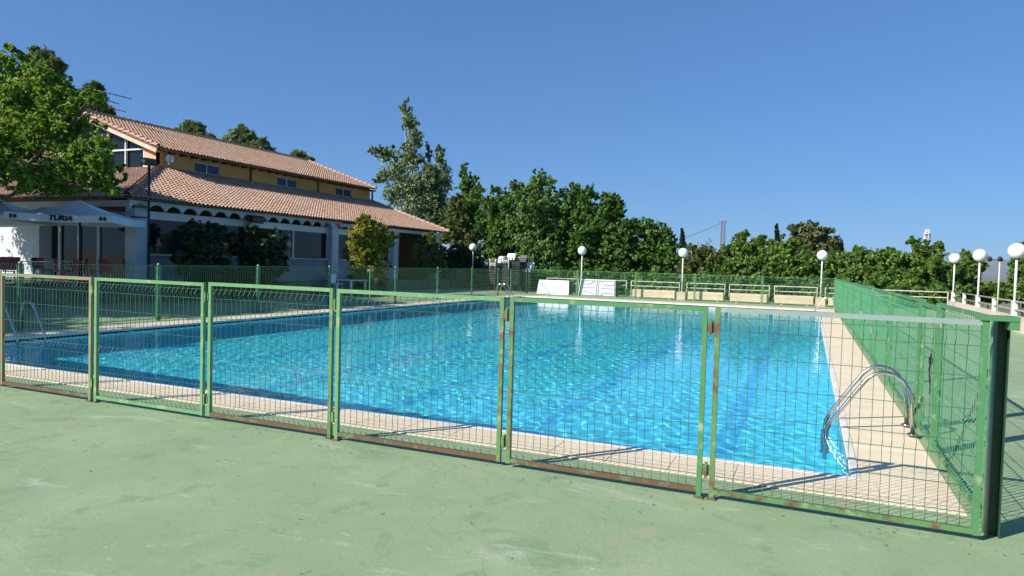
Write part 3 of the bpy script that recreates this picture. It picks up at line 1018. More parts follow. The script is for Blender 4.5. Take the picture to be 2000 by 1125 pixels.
# ground floor
CY = [16.75, 22.1, 27.4, 32.8, 37.4]
CXC = -21.75
for y in CY:
    a = MB(); a.box(CXC - .25, CXC + .25, y - .25, y + .25, TZ, EZ - .12); a.build('column', M['white'], house)
for x in (-26.9, -32.5, -36.9):
    a = MB(); a.box(x - .2, x + .2, 16.5, 17.0, TZ, EZ - .12); a.build('column', M['white'], house)
def bay(ya, yb, X, sill=1.56, head=2.86, n=2, lower='lowwall'):
    m = MB(); m.box(X - .2, X, ya, yb, TZ, sill); m.build('low_wall', M[lower], house)
    m = MB(); m.box(X - .22, X + .06, ya, yb, sill + .0005, sill + .05); m.build('window_sill', M['white'], house)
    m = MB(); m.box(X - .13, X - .03, ya, yb, head, head + .28); m.build('roller_box', M['plastic'], house)
    st = (yb - ya) / n
    for k in range(n):
        g = MB(); g.box(X - .11, X - .08, ya + k * st + .05, ya + (k + 1) * st - .05, sill + .051, head); g.build('window_pane', M['glass'], house)
    for k in range(n + 1):
        y = ya + k * st
        m = MB(); m.box(X - .14, X - .04, y - .05, y + .05, sill + .051, head); m.build('mullion', M['white'], house)
for ya, yb in zip(CY[:3], CY[1:4]):
    bay(ya + .25, yb - .25, CXC)
# far open bay: dark wall set back, nearer walls
m = MB(); m.box(-25.2, -25.0, CY[3], 37.6, TZ, EZ); m.build('back_wall', M['timber'], house)
m = MB(); m.poly([(BX + .8, 37.75, TZ), (CXC, 37.75, TZ), (CXC, 37.75, EZ + .2), (UX, 37.75, UZ - .1), (XB, 37.75, UZ - .1), (BX + .8, 37.75, EZ + .2)]); m.build('end_wall', M['ochre'], house)
# scalloped fascia under the near half of the eave, plain beyond
FX = -21.32
fa = MB()
y, ped = CY[0] - .6, .72
while y < 27.6:
    n = 10
    for i in range(n):
        y0, y1 = y + ped * i / n, y + ped * (i + 1) / n
        hz = []
        for yy in ((i) / n, (i + 1) / n):
            u = (yy - .5) / .45
            hz.append(EZ - .36 + (.225 * math.sqrt(max(0, 1 - u * u)) if abs(u) < 1 else 0))
        fa.hexa([(FX - .1, y0, hz[0]), (FX, y0, hz[0]), (FX, y1, hz[1]), (FX - .1, y1, hz[1]), (FX - .1, y0, EZ - .035), (FX, y0, EZ - .035), (FX, y1, EZ - .035), (FX - .1, y1, EZ - .035)])
    y += ped
fa.build('scalloped_fascia', M['white'], house)
m = MB(); m.box(FX - .1, FX, y, EY1 - .3, EZ - .26, EZ - .08); m.build('fascia', M['white'], house)
m = MB(); m.box(-37, FX - .102, 16.2, 16.3, EZ - .26, EZ - .05); m.build('fascia', M['white'], house)
m = MB(); m.box(-37, FX - .1, 16.31, 37.5, EZ - .09, EZ - .075); m.build('porch_ceiling', M['timber'], house)
# near end: glazed front under the short eave
GY = 16.95
def xat(px): return aty(px, 470, GY).x
for px in (193, 155, 117, 78):
    x = xat(px)
    m = MB(); m.box(x - .07, x + .07, GY - .03, GY + .09, TZ, 3.1); m.build('mullion', M['white'], house)
edges = [CXC - .25] + [xat(p) for p in (193, 155, 117, 78)]
for a0, a1 in zip(edges[:-1], edges[1:]):
    m = MB(); m.box(a1 + .071, a0 - .071, GY + .02, GY + .05, TZ + .02, 3.1); m.build('window_pane', M['glass'], house)
m = MB(); m.box(edges[-1], edges[0], GY - .02, GY + .1, 3.101, EZ - .06); m.build('lintel', M['timber'], house)
m = MB(); m.box(-36.8, edges[-1] - .08, GY, GY + .2, TZ, EZ - .06); m.build('end_wall', M['white'], house)

# fittings on the building
q = atx(338, 310, UX + .5)
t = thing('satellite_dish', (UX, q.y, q.z - .2), 'small white satellite dish on the ochre upper wall', 'satellite dish')
a = MB(); a.tube([(UX, q.y, q.z - .25), (UX + .25, q.y, q.z - .25), (UX + .25, q.y, q.z)], .025, 8); a.build('bracket', M['pole'], t)
a = MB()
nrm = Vector((.75, -.55, .3)).normalized(); uu = nrm.cross(Vector((0, 0, 1))).normalized(); vv = uu.cross(nrm)
ctr = Vector((UX + .3, q.y, q.z))
rings = [(0, -.045), (.08, -.038), (.13, -.022), (.175, 0)]
for (r0, h0), (r1, h1) in zip(rings[:-1], rings[1:]):
    for k in range(20):
        e0, e1 = 2 * math.pi * k / 20, 2 * math.pi * (k + 1) / 20
        P = lambda r, h, e: ctr + uu * r * math.cos(e) + vv * r * 1.2 * math.sin(e) + nrm * h
        a.poly([P(r0, h0, e0), P(r1, h1, e0), P(r1, h1, e1), P(r0, h0, e1)] if r0 else [P(0, h0, 0), P(r1, h1, e0), P(r1, h1, e1)], True)
a.build('dish', M['plastic'], t)
a = MB(); a.tube([ctr - vv * .25, ctr + nrm * .3], .01, 6); a.sphere(ctr + nrm * .3, .035, 10, 6); a.build('receiver', M['greyplastic'], t)

q = atx(197, 232, RX)
t = thing('tv_antenna', (RX, q.y, RZ + .1), 'thin television aerial with three booms on the tiled ridge', 'antenna')
H = atx(197, 176, RX).z
a = MB(); a.tube([(RX, q.y, RZ + .02), (RX, q.y, H)], .022, 8); a.build('mast', M['dark'], t)
zb = [atx(212, y_, RX).z for y_ in (184, 197, 211)]
for (z, l, red) in ((zb[0], 1.35, 0), (zb[1], .8, 0), (zb[2], 1.1, 1)):
    a = MB(); a.tube([(RX - .3, q.y - .1, z + .12), (RX + l * .6, q.y + l * .75, z - .14)], .02, 6); bm = a.build('boom', M['redmast'] if red else M['dark'], t)
    for k in range(6):
        f = k / 5
        c0 = Vector((RX - .3, q.y - .1, z + .12)).lerp(Vector((RX + l * .6, q.y + l * .75, z - .14)), f)
        a = MB(); a.tube([c0 + Vector((.22, -.16, 0)), c0 - Vector((.22, -.16, 0))], .008, 5); a.build('element', M['dark'], bm)

q = atx(290, 470, -21.1)
t = thing('floodlight_pole', (-21.1, q.y, TZ), 'slim black pole with floodlight standing before the white corner column', 'floodlight')
zt = atx(291, 322, -21.1).z
a = MB(); a.tube([(-21.1, q.y, TZ), (-21.1, q.y, zt)], .045, 10); a.build('pole', M['dark'], t)
a = MB(); a.box(-21.2, -21.0, q.y - .22, q.y + .22, zt - .02, zt + .22); hd = a.build('floodlight_head', M['dark'], t)
a = MB(); a.box(-21.215, -21.201, q.y - .18, q.y + .18, zt + .02, zt + .18); a.build('lens', M['bluepane'], hd)
for z in (atx(290, 405, -21.1).z, atx(290, 425, -21.1).z):
    a = MB(); a.bar((-21.1, q.y, z), (-21.5, q.y - .35, z), .04, .05); a.build('bracket', M['dark'], t)
q = atx(497, 426, -21.15)
t = thing('floodlight', (-21.2, q.y, q.z), 'black floodlight tilted down under the scalloped eave', 'floodlight')
a = MB(); a.hexa([(-21.3, q.y - .3, q.z - .12), (-20.95, q.y - .3, q.z - .22), (-20.95, q.y + .3, q.z - .22), (-21.3, q.y + .3, q.z - .12), (-21.25, q.y - .3, q.z + .12), (-20.9, q.y - .3, q.z + .02), (-20.9, q.y + .3, q.z + .02), (-21.25, q.y + .3, q.z + .12)]); a.build('housing', M['dark'], t)
a = MB(); a.bar((-21.3, q.y, q.z), (-21.5, q.y, q.z + .1), .05, .05); a.build('bracket', M['dark'], t)

# ------------------------------------------------------------------ parasols, tables and chairs on the terrace
def text_mesh(txt, size, shear=.0):
    cu = bpy.data.curves.new('lettering', 'FONT')
    cu.body = txt
    cu.size = size
    cu.shear = shear
    cu.align_x = 'CENTER'; cu.align_y = 'CENTER'
    cu.offset = .012 * size / .2
    cu.extrude = .001
    o = bpy.data.objects.new('lettering', cu)
    COL.objects.link(o)
    bpy.context.view_layer.update()
    me = bpy.data.meshes.new_from_object(o.evaluated_get(bpy.context.evaluated_depsgraph_get()))
    bpy.data.objects.remove(o)
    bpy.data.curves.remove(cu)
    return me

def parasol(loc, half, zv, zval, zpeak, rz, label, lettering):
    t = thing('parasol', loc, label, 'parasol', 'white parasols on the terrace')
    x, y, z = loc
    co, si = math.cos(rz), math.sin(rz)
    W = lambda u, v, h: (x + u * co - v * si, y + u * si + v * co, h)
    a = MB()
    # four sagging canopy faces
    n = 8
    cs = [(-half, -half), (half, -half), (half, half), (-half, half)]
    for k in range(4):
        (u0, v0), (u1, v1) = cs[k], cs[(k + 1) % 4]
        for i in range(n):
            f0, f1 = i / n, (i + 1) / n
            hgt = lambda f: zpeak + (zval - zpeak) * (f ** .85) - .05 * math.sin(math.pi * f)
            P = lambda f, s: W((u0 + (u1 - u0) * s) * f, (v0 + (v1 - v0) * s) * f, hgt(f) - .05 * f * math.sin(math.pi * s) * (1 if f > .3 else f / .3))
            for s in range(6):
                s0, s1 = s / 6, (s + 1) / 6
                a.poly([P(f0, s0), P(f1, s0), P(f1, s1), P(f0, s1)] if i else [P(0, 0), P(f1, s0), P(f1, s1)], True)
    can = a.build('canopy', M['canvas'], t)
    for k in range(4):
        (u0, v0), (u1, v1) = cs[k], cs[(k + 1) % 4]
        a = MB()
        for s in range(6):
            s0, s1 = s / 6, (s + 1) / 6
            top = lambda s_: zval - .05 * math.sin(math.pi * s_)
            A, B = (u0 + (u1 - u0) * s0, v0 + (v1 - v0) * s0), (u0 + (u1 - u0) * s1, v0 + (v1 - v0) * s1)
            a.poly([W(*A, top(s0) - (zval - zv)), W(*B, top(s1) - (zval - zv)), W(*B, top(s1)), W(*A, top(s0))])
        a.build('valance', M['canvas'], can)
    if lettering:
        me = text_mesh('TURIA', .2, .25)
        me.materials.clear(); me.materials.append(M['print'])
        o = bpy.data.objects.new('lettering', me)
        link(o, can)
        p0 = Vector(W(.05, -half - .012, (zv + zval) / 2 - .035)) - Vector(loc)
        o.matrix_local = Matrix.Translation(p0) @ Matrix.Rotation(rz, 4, 'Z') @ Matrix.Rotation(math.pi / 2, 4, 'X') @ Matrix.Diagonal((1.15, 1, 1, 1))
        for u in (-half * .83, half * .83):
            a = MB()
            zc = (zv + zval) / 2 - .015
            for du in (-.055, .055):
                a.hexa([W(u + du - .04, -half - .012, zc - .05), W(u + du + .04, -half - .012, zc - .05), W(u + du + .04, -half - .008, zc - .05), W(u + du - .04, -half - .008, zc - .05), W(u + du - .045, -half - .012, zc + .05), W(u + du + .045, -half - .012, zc + .05), W(u + du + .045, -half - .008, zc + .05), W(u + du - .045, -half - .008, zc + .05)])
                a.hexa([W(u + du - .02, -half - .012, zc + .055), W(u + du + .02, -half - .012, zc + .055), W(u + du + .02, -half - .008, zc + .055), W(u + du - .02, -half - .008, zc + .055), W(u + du - .03, -half - .012, zc + .075), W(u + du + .03, -half - .012, zc + .075), W(u + du + .03, -half - .008, zc + .075), W(u + du - .03, -half - .008, zc + .075)])
            a.build('emblem', M['print'], can)
    a = MB(); a.tube([(x, y, z), (x, y, zpeak - .02)], .035, 12); a.build('pole', M['dark'], t)
    for (u, v) in cs + [(half, 0), (-half, 0), (0, half), (0, -half)]:
        a = MB(); a.tube([W(0, 0, zpeak - .62), W(u * .5, v * .5, (zpeak + zval) / 2 - .13)], .012, 6); a.build('strut', M['dark'], t)
    a = MB(); a.box(x - .3, x + .3, y - .3, y + .3, z, z + .08); a.build('base', M['dark'], t)
    return t
parasol((-21.5, 14.55, TZ), 1.47, 2.53, 2.74, 3.27, math.radians(34), 'white parasol with dark lettering on its valance before the corner column', True)
parasol((-24.6, 13.86, TZ), 1.47, 2.53, 2.74, 3.32, math.radians(34), 'white parasol cut off by the picture edge behind the lettered one', False)

def cafe_table(loc, label):
    x, y, z = loc
    t = thing('cafe_table', loc, label, 'table', 'tables on the terrace')
    a = MB(); a.tube([(x, y, z + .715), (x, y, z + .74)], .42, 28); a.build('tabletop', M['plastic'], t)
    a = MB(); a.tube([(x, y, z + .02), (x, y, z + .714)], .03, 10); a.build('stem', M['steel'], t)
    for k in range(4):
        an = k * math.pi / 2 + .5
        a = MB(); a.bar((x, y, z + .03), (x + .32 * math.cos(an), y + .32 * math.sin(an), z + .012), .04, .024); a.build('leg', M['dark'], t)
    return t
def cafe_chair(loc, rz, label, mat='red'):
    x, y, z = loc
    t = thing('cafe_chair', loc, label, 'chair', 'red chairs on the terrace' if mat == 'red' else None)
    co, si = math.cos(rz), math.sin(rz)
    W = lambda u, v, h: Vector((x + u * co - v * si, y + u * si + v * co, z + h))
    a = MB()
    a.hexa([W(-.22, -.22, .42), W(.22, -.22, .42), W(.22, .2, .41), W(-.22, .2, .41), W(-.23, -.22, .455), W(.23, -.22, .455), W(.22, .2, .44), W(-.22, .2, .44)])
    a.build('seat', M[mat], t)
    a = MB()
    for i in range(6):
        an0, an1 = math.radians(-50 + i * 100 / 6), math.radians(-50 + (i + 1) * 100 / 6)
        P = lambda an, r, h: W(.29 * r * math.sin(an) / math.sin(math.radians(50)) * .78, .02 + .23 * r * math.cos(an), h)
        a.hexa([P(an0, 1, .46), P(an1, 1, .46), P(an1, 1.06, .46), P(an0, 1.06, .46), P(an0, 1.18, .83), P(an1, 1.18, .83), P(an1, 1.24, .83), P(an0, 1.24, .83)])
    a.build('backrest', M[mat], t)
    for su, sv in ((-1, -1), (1, -1), (1, 1), (-1, 1)):
        a = MB(); a.tube([W(su * .19, sv * .18, .415), W(su * .23, sv * .22, 0)], .015, 8); a.build('leg', M['steel'] if mat == 'red' else M[mat], t)
    return t
tabs = [((-22.4, 12.2, TZ), 'round white table by the leftmost red chairs'), ((-22.9, 15.2, TZ), 'round white table under the lettered parasol'), ((-21.7, 13.3, TZ), 'round white table in front of the lettered parasol pole')]
for l, lab in tabs:
    cafe_table(l, lab)
ch = [(-22.0, 11.55, 2.0, 'red chair turned to the leftmost table, nearest the fence'), (-22.95, 12.75, -.6, 'red chair on the far side of the leftmost table'), (-21.75, 12.5, 1.0, 'red chair between the two nearest tables'), (-21.2, 14.0, -.3, 'red chair just behind the lettered parasol pole'), (-22.3, 14.5, 2.8, 'red chair with its back to the fence under the lettered parasol'), (-22.2, 15.75, .2, 'red chair near the white corner column'), (-23.4, 14.6, 1.9, 'red chair deep under the lettered parasol'), (-23.6, 15.9, -.5, 'red chair against the dark windows'), (-24.4, 14.2, 1.2, 'red chair under the parasol at the picture edge')]
for x, y, rz, lab in ch:
    cafe_chair((x, y, TZ), rz, lab)
t = thing('garden_table', (-18.6, 24.9, 0), 'white plastic table beside a tall white chair behind the fence', 'table')
a = MB(); a.bevel_box(-19.0, -18.2, 24.3, 25.5, .68, .72, .01); a.build('tabletop', M['plastic'], t)
for x, y in ((-18.95, 24.36), (-18.25, 24.36), (-18.95, 25.4), (-18.25, 25.4)):
    a = MB(); a.box(x - .03, x + .03, y - .03, y + .03, 0, .679); a.build('leg', M['plastic'], t)
cafe_chair((-18.7, 23.9, .12), 1.6, 'tall white plastic chair behind the fence next to a white table', 'plastic')

# ------------------------------------------------------------------ trees and shrubs
def leaf_cloud(blobs, n, size, seed, clump=.30, per=26, up=.35, shell=.55, elong=1.7, droop=0, sprig=.75):
    """leaf quads gathered in clumps that fill the ellipsoids (centre, radii)"""
    r = np.random.default_rng(seed)
    vol = np.array([b[1][0] * b[1][1] * b[1][2] for b in blobs]) ** .7
    vol /= vol.sum()
    P, Nn = [], []
    for (c, rad), f in zip(blobs, vol):
        k = max(3, int(n * f / per))
        d = r.normal(size=(k, 3)); d /= np.linalg.norm(d, axis=1)[:, None]
        u = shell + (1 - shell) * r.random(k) ** .6
        u *= 1 + .2 * r.normal(size=k)
        cc = np.array(c) + d * np.array(rad) * u[:, None]
        cr = clump * float(np.mean(rad)) * r.uniform(.45, 1.25, k)
        m = per
        q = r.normal(size=(k, m, 3)) * .52
        ax = d + r.normal(size=(k, 3)) * .45 + np.array([0, 0, .55]); ax /= np.linalg.norm(ax, axis=1)[:, None]
        al = np.sum(q * ax[:, None, :], -1, keepdims=True)
        pos = cc[:, None, :] + (q * .72 + ax[:, None, :] * al * sprig) * cr[:, None, None]
        nn = q * .7 + d[:, None, :] * .6 + r.normal(size=(k, m, 3)) * .8
        nn[..., 2] += up
        P.append(pos.reshape(-1, 3)); Nn.append(nn.reshape(-1, 3))
    P = np.concatenate(P); Nn = np.concatenate(Nn)
    Nn /= np.linalg.norm(Nn, axis=1)[:, None] + 1e-9
    k = len(P)
    a = r.normal(size=(k, 3)); a[:, 2] -= droop
    t = a - Nn * np.sum(a * Nn, 1)[:, None]; t /= np.linalg.norm(t, axis=1)[:, None] + 1e-9
    b = np.cross(Nn, t)
    s = size * r.uniform(.6, 1.35, k)[:, None]
    fold = Nn * s * .16
    V = np.stack([P - t * s * .5 * elong, P + b * s * .5 + fold, P + t * s * .5 * elong, P - b * s * .5 + fold], 1)
    f = np.arange(k * 4).reshape(k, 4)
    return V.reshape(-1, 3), f

SEED = [10]
def tree(name, label, cat, base, blobs, n, size, mat, bark='bark', trunk=.14, group=None, limbs=True, lobes=6, **kw):
    SEED[0] += 1
    t = thing(name, base, label, cat, group)
    RB = random.Random(SEED[0] * 7)
    more = []
    for c_, r_ in blobs:                                # uneven outline: smaller lobes budding off each lobe
        for _ in range(lobes):
            an, el = RB.uniform(0, 6.28), RB.uniform(-.7, 1.35)
            u_ = RB.uniform(.8, 1.3); g_ = RB.uniform(.15, .38)
            more.append(((c_[0] + r_[0] * u_ * math.cos(an) * math.cos(el), c_[1] + r_[1] * u_ * math.sin(an) * math.cos(el), c_[2] + r_[2] * u_ * math.sin(el)), tuple(q_ * g_ for q_ in r_)))
    V, f = leaf_cloud([(c_, tuple(q_ * .88 for q_ in r_)) for c_, r_ in blobs] + more, n, size, SEED[0], **kw)
    o = bpy.data.objects.new('crown', np_mesh('crown', V - np.array(base), f, M[mat]))
    link(o, t)
    zmax = max(b[0][2] - .2 * b[1][2] for b in blobs)
    cx = sum(b[0][0] for b in blobs) / len(blobs); cy = sum(b[0][1] for b in blobs) / len(blobs)
    a = MB()
    R = random.Random(SEED[0])
    top = Vector((cx, cy, zmax))
    B0 = Vector(base)
    pts = [B0 + Vector((0, 0, -.1))]
    for k in range(1, 6):
        f_ = k / 5
        pts.append(B0.lerp(top, f_) + Vector((R.uniform(-1, 1), R.uniform(-1, 1), 0)) * trunk * .8 * (1 - f_ * .3))
    a.tube(pts, [trunk * (1.25 if k == 0 else 1 - .19 * k) for k in range(6)], 9)
    if limbs:
        for c, rad in blobs:
            c = Vector(c)
            st = pts[2].lerp(pts[4], R.random())
            if (c - st).length > .3:
                mid = st.lerp(c, .5) + Vector((0, 0, -.1 * (c - st).length))
                a.tube([st, mid, c], [trunk * .5, trunk * .33, trunk * .1], 6)
                for k in range(3):
                    e = c + Vector((R.uniform(-1, 1) * rad[0], R.uniform(-1, 1) * rad[1], R.uniform(-.4, 1) * rad[2])) * .8
                    a.tube([mid.lerp(c, R.random()), e], [trunk * .18, trunk * .04], 5)
    a.build('trunk', M[bark], t)
    return t

def blob(px, py, rx, ry, Y, deep=1.0):
    """crown lobe seen at a pixel with pixel radii, standing at distance Y"""
    c = aty(px, py, Y)
    k = depth(c) / FPX
    return (tuple(c), (rx * k, rx * k * deep, ry * k))
def foot(px, Y, z=-2.4):
    q = aty(px, 540, Y)
    return (q.x, Y, z)

M['leaf_bright'] = leafy('bright_broad_leaves', [(.075, .16, .018), (.135, .25, .03), (.20, .33, .045), (.28, .39, .07)], .42)
M['leaf_plane'] = leafy('plane_leaves', [(.06, .14, .025), (.105, .225, .04), (.15, .29, .055), (.25, .37, .10)], .42)
M['leaf_plane_light'] = leafy('light_plane_leaves', [(.07, .15, .035), (.12, .235, .055), (.19, .31, .08), (.32, .42, .17)], .42)
M['leaf_plane_deep'] = leafy('deep_plane_leaves', [(.05, .12, .025), (.08, .185, .035), (.125, .245, .045), (.20, .31, .07)], .4)
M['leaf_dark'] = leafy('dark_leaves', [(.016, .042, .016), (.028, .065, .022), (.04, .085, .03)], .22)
M['leaf_silver'] = leafy('silver_poplar_leaves', [(.07, .14, .05), (.13, .21, .08), (.27, .34, .21), (.42, .46, .34)], .3)
M['leaf_pine'] = leafy('pine_needles', [(.10, .15, .06), (.15, .21, .085), (.21, .27, .12)], .32)
M['leaf_olive_pine'] = leafy('olive_pine_needles', [(.09, .11, .045), (.14, .155, .065), (.19, .195, .09)], .25)
M['leaf_cypress'] = leafy('cypress_scales', [(.014, .035, .014), (.024, .05, .02), (.035, .065, .026)], .1)
M['leaf_autumn'] = leafy('turning_leaves', [(.10, .17, .025), (.20, .25, .03), (.38, .35, .035), (.36, .22, .04), (.17, .24, .04)], .4)
M['leaf_olive'] = leafy('olive_brown_leaves', [(.09, .13, .03), (.15, .18, .045), (.21, .22, .075)], .35)
M['leaf_mid'] = leafy('mid_green_leaves', [(.065, .13, .025), (.12, .22, .04), (.18, .30, .055), (.30, .40, .11)], .42)

# tree over the terrace, and its fellows further along the same row
YT = 13.0
LT = [blob(*q_, YT) for q_ in ((60, 200, 62, 62), (10, 140, 44, 40), (110, 250, 62, 52), (20, 290, 80, 70), (150, 320, 52, 42), (195, 300, 32, 46), (90, 355, 80, 28), (195, 345, 36, 26), (185, 195, 22, 15), (150, 205, 24, 20), (-80, 260, 90, 110), (-50, 150, 60, 60), (215, 370, 22, 12))]
tree('broadleaf_tree', 'big bright green tree over the white parasols', 'tree', (-25.2, 12.2, TZ), LT + [((-25.6, 12.6, 4.9), (2.3, 1.9, 1.5)), ((-27.5, 12.4, 5.2), (2.0, 1.8, 1.6)), ((-30.2, 13.2, 4.9), (1.9, 1.3, .9))], 88000, .085, 'leaf_bright', trunk=.17, clump=.26, per=24, lobes=5, shell=.4)
tree('broadleaf_tree', 'shade tree standing left of the view beside the terrace', 'tree', (-23.6, 6.6, TZ), [((-23.4, 6.8, 5.4), (2.8, 2.8, 1.9)), ((-22.3, 8.4, 4.8), (2.2, 2.2, 1.4)), ((-24.6, 5.0, 4.9), (2.4, 2.4, 1.6)), ((-26, 9.3, 5.2), (2.2, 2.2, 1.5))], 22000, .2, 'leaf_bright', trunk=.18)
tree('broadleaf_tree', 'second shade tree standing left of the view beside the terrace', 'tree', (-22.2, -.2, 0), [((-22, 0, 5.2), (2.8, 2.8, 1.9)), ((-21.1, 1.4, 4.4), (2.0, 2.0, 1.3))], 12000, .2, 'leaf_bright', trunk=.18)

# pines and other tops behind the restaurant
tree('pine_tree', 'dark pine crown rising behind the big bright tree', 'tree', foot(85, 30), [blob(85, 120, 26, 18, 30), blob(70, 150, 22, 22, 30), blob(102, 142, 18, 22, 30), blob(90, 190, 30, 26, 30)], 9000, .2, 'leaf_pine', trunk=.28, per=40, elong=3)
tree('pine_tree', 'slender conifer behind the television aerial', 'tree', foot(190, 37), [blob(172, 190, 14, 20, 37), blob(185, 200, 18, 26, 37), blob(196, 222, 20, 20, 37)], 7000, .2, 'leaf_pine', trunk=.25, per=40, elong=3)
tree('pine_tree', 'round pine top above the ridge nearest the aerial', 'tree', foot(376, 46), [blob(376, 254, 22, 13, 46), blob(374, 268, 27, 12, 46), blob(405, 276, 14, 10, 46)], 7000, .22, 'leaf_pine', trunk=.25, per=40, elong=3)
tree('pine_tree', 'wide pointed pine top above the middle of the ridge', 'tree', foot(480, 46), [blob(472, 262, 12, 12, 46), blob(475, 278, 28, 15, 46), blob(505, 290, 22, 12, 46), blob(450, 285, 18, 12, 46)], 9000, .22, 'leaf_pine', trunk=.25, per=40, elong=3)
tree('pine_tree', 'small round treetop above the far end of the ridge', 'tree', foot(587, 50), [blob(587, 307, 14, 9, 50), blob(588, 316, 18, 9, 50)], 4000, .22, 'leaf_pine', trunk=.2, per=40, elong=3)

# silver poplars
tree('poplar_tree', 'tall leaning silver poplar behind the restaurant roof end', 'tree', foot(838, 47), [blob(790, 212, 11, 18, 47), blob(800, 238, 15, 22, 47), blob(812, 270, 18, 26, 47), blob(800, 305, 26, 26, 47), blob(756, 300, 22, 16, 47), blob(728, 296, 12, 7, 47), blob(775, 335, 30, 26, 47), blob(805, 365, 34, 34, 47), blob(770, 380, 24, 28, 47), blob(745, 345, 14, 18, 47), blob(815, 410, 44, 36, 47), blob(830, 350, 24, 30, 47)], 18000, .135, 'leaf_silver', 'palebark', .2, clump=.30, per=15, shell=.1, droop=.8, lobes=5)
tree('poplar_tree', 'second silver poplar with thin spires beside the tall one', 'tree', foot(862, 49), [blob(860, 305, 12, 20, 48), blob(846, 335, 18, 24, 48), blob(866, 350, 17, 28, 48), blob(852, 388, 30, 34, 48), blob(868, 425, 32, 34, 48), blob(838, 300, 6, 22, 48)], 12000, .135, 'leaf_silver', 'palebark', .15, clump=.30, per=15, shell=.1, droop=.8, lobes=5)
tree('poplar_tree', 'narrow dark green poplar between silver trees and plane trees', 'tree', foot(918, 46), [blob(906, 335, 6, 16, 46), blob(912, 362, 16, 22, 46), blob(922, 395, 22, 32, 46), blob(925, 440, 24, 34, 46)], 12000, .14, 'leaf_plane', trunk=.15, shell=.3)
tree('bushy_tree', 'olive brown tree low behind the end of the restaurant roof', 'tree', foot(895, 44), [blob(893, 410, 18, 30, 44), blob(885, 450, 26, 26, 44), blob(910, 480, 26, 26, 44)], 11000, .14, 'leaf_olive', trunk=.14)

# plane trees behind the far end
PT = [
    ('plane tree at the start of the dark green row, beside the narrow poplar', 985, 45, [(968, 400, 22, 24), (985, 395, 22, 22), (955, 440, 30, 34), (990, 440, 40, 40), (975, 490, 46, 34)]),
    ('tallest plane tree of the dark green row', 1050, 45, [(1052, 358, 20, 22), (1010, 378, 18, 18), (1040, 385, 40, 26), (1078, 392, 24, 20), (1045, 430, 50, 42), (1050, 485, 56, 36)]),
    ('plane tree with twin rounded tops behind the lamp near the tabletops', 1128, 46, [(1122, 378, 22, 18), (1150, 378, 16, 16), (1130, 405, 40, 28), (1110, 440, 44, 36), (1150, 460, 48, 44), (1120, 500, 50, 26)]),
    ('plane tree stepping down from the tall ones toward the cypress tip', 1195, 46, [(1190, 395, 20, 18), (1205, 410, 18, 20), (1175, 440, 34, 36), (1215, 455, 34, 30), (1200, 495, 50, 30)]),
    ('lowest plane tree at the end of the dark green row', 1268, 47, [(1250, 445, 24, 18), (1272, 455, 26, 20), (1300, 475, 24, 26), (1265, 500, 46, 28), (1305, 510, 30, 22)]),
]
for (lab, px, Y, bl), pm in zip(PT, ('leaf_plane_deep', 'leaf_plane_light', 'leaf_plane', 'leaf_plane_deep', 'leaf_plane')):
    tree('plane_tree', lab, 'tree', foot(px, Y), [blob(*b, Y) for b in bl] + [blob(px - 22, 532, 34, 22, Y), blob(px + 24, 535, 34, 20, Y)], 32000, .15, pm, trunk=.17, group='plane trees behind the pool', per=20, clump=.22, elong=1.3, shell=.35, lobes=9)

# shrubs and trees behind the far railing
HT = [
    ('shrub', 'yellowish green shrub behind the lamp with cream block', 1370, 40, [(1365, 500, 26, 20), (1350, 520, 22, 18), (1395, 512, 26, 22), (1375, 540, 40, 16)], 'leaf_olive', 11000, .12),
    ('broadleaf_tree', 'leafy green tree with upright sprigs near the lattice pylon', 1450, 40, [(1448, 470, 14, 18), (1440, 490, 26, 16), (1480, 478, 16, 16), (1460, 510, 44, 26), (1415, 525, 30, 20), (1470, 545, 50, 14)], 'leaf_mid', 16000, .125),
    ('broadleaf_tree', 'pale sprigged tree before the second cypress', 1540, 40, [(1500, 490, 18, 18), (1535, 480, 18, 14), (1530, 510, 40, 26), (1575, 525, 30, 22), (1520, 545, 50, 14), (1572, 495, 12, 12)], 'leaf_mid', 16000, .125),
    ('broadleaf_tree', 'spreading green tree behind the end of the bright green fence', 1660, 42, [(1640, 510, 30, 16), (1680, 498, 20, 12), (1660, 530, 46, 22), (1640, 550, 40, 14)], 'leaf_mid', 14000, .125),
    ('broadleaf_tree', 'flat topped green tree past the fence end, left of the mast', 1735, 42, [(1735, 495, 18, 10), (1720, 520, 34, 20), (1755, 528, 34, 24), (1730, 555, 46, 16)], 'leaf_mid', 14000, .125),
    ('broadleaf_tree', 'loose airy tree in front of the red and white mast', 1810, 41, [(1795, 490, 16, 16), (1778, 472, 5, 9), (1828, 485, 12, 10), (1805, 520, 36, 26), (1790, 555, 40, 18), (1835, 545, 26, 22)], 'leaf_mid', 12000, .125),
    ('broadleaf_tree', 'green tree between the first two globe lamps on the wall', 1885, 43, [(1880, 505, 16, 12), (1882, 530, 30, 24), (1870, 560, 36, 16), (1908, 522, 14, 10)], 'leaf_mid', 10000, .125),
    ('shrub', 'low bright shrub below the distant mountain', 1935, 43, [(1930, 572, 26, 12), (1905, 578, 24, 12), (1955, 580, 20, 12)], 'leaf_bright', 4500, .16),
    ('broadleaf_tree', 'green tree at the picture edge behind the tall globe lamp', 1995, 41, [(1990, 530, 20, 26), (2020, 520, 34, 34), (1985, 570, 26, 20), (2030, 570, 40, 26)], 'leaf_mid', 12000, .125),
]
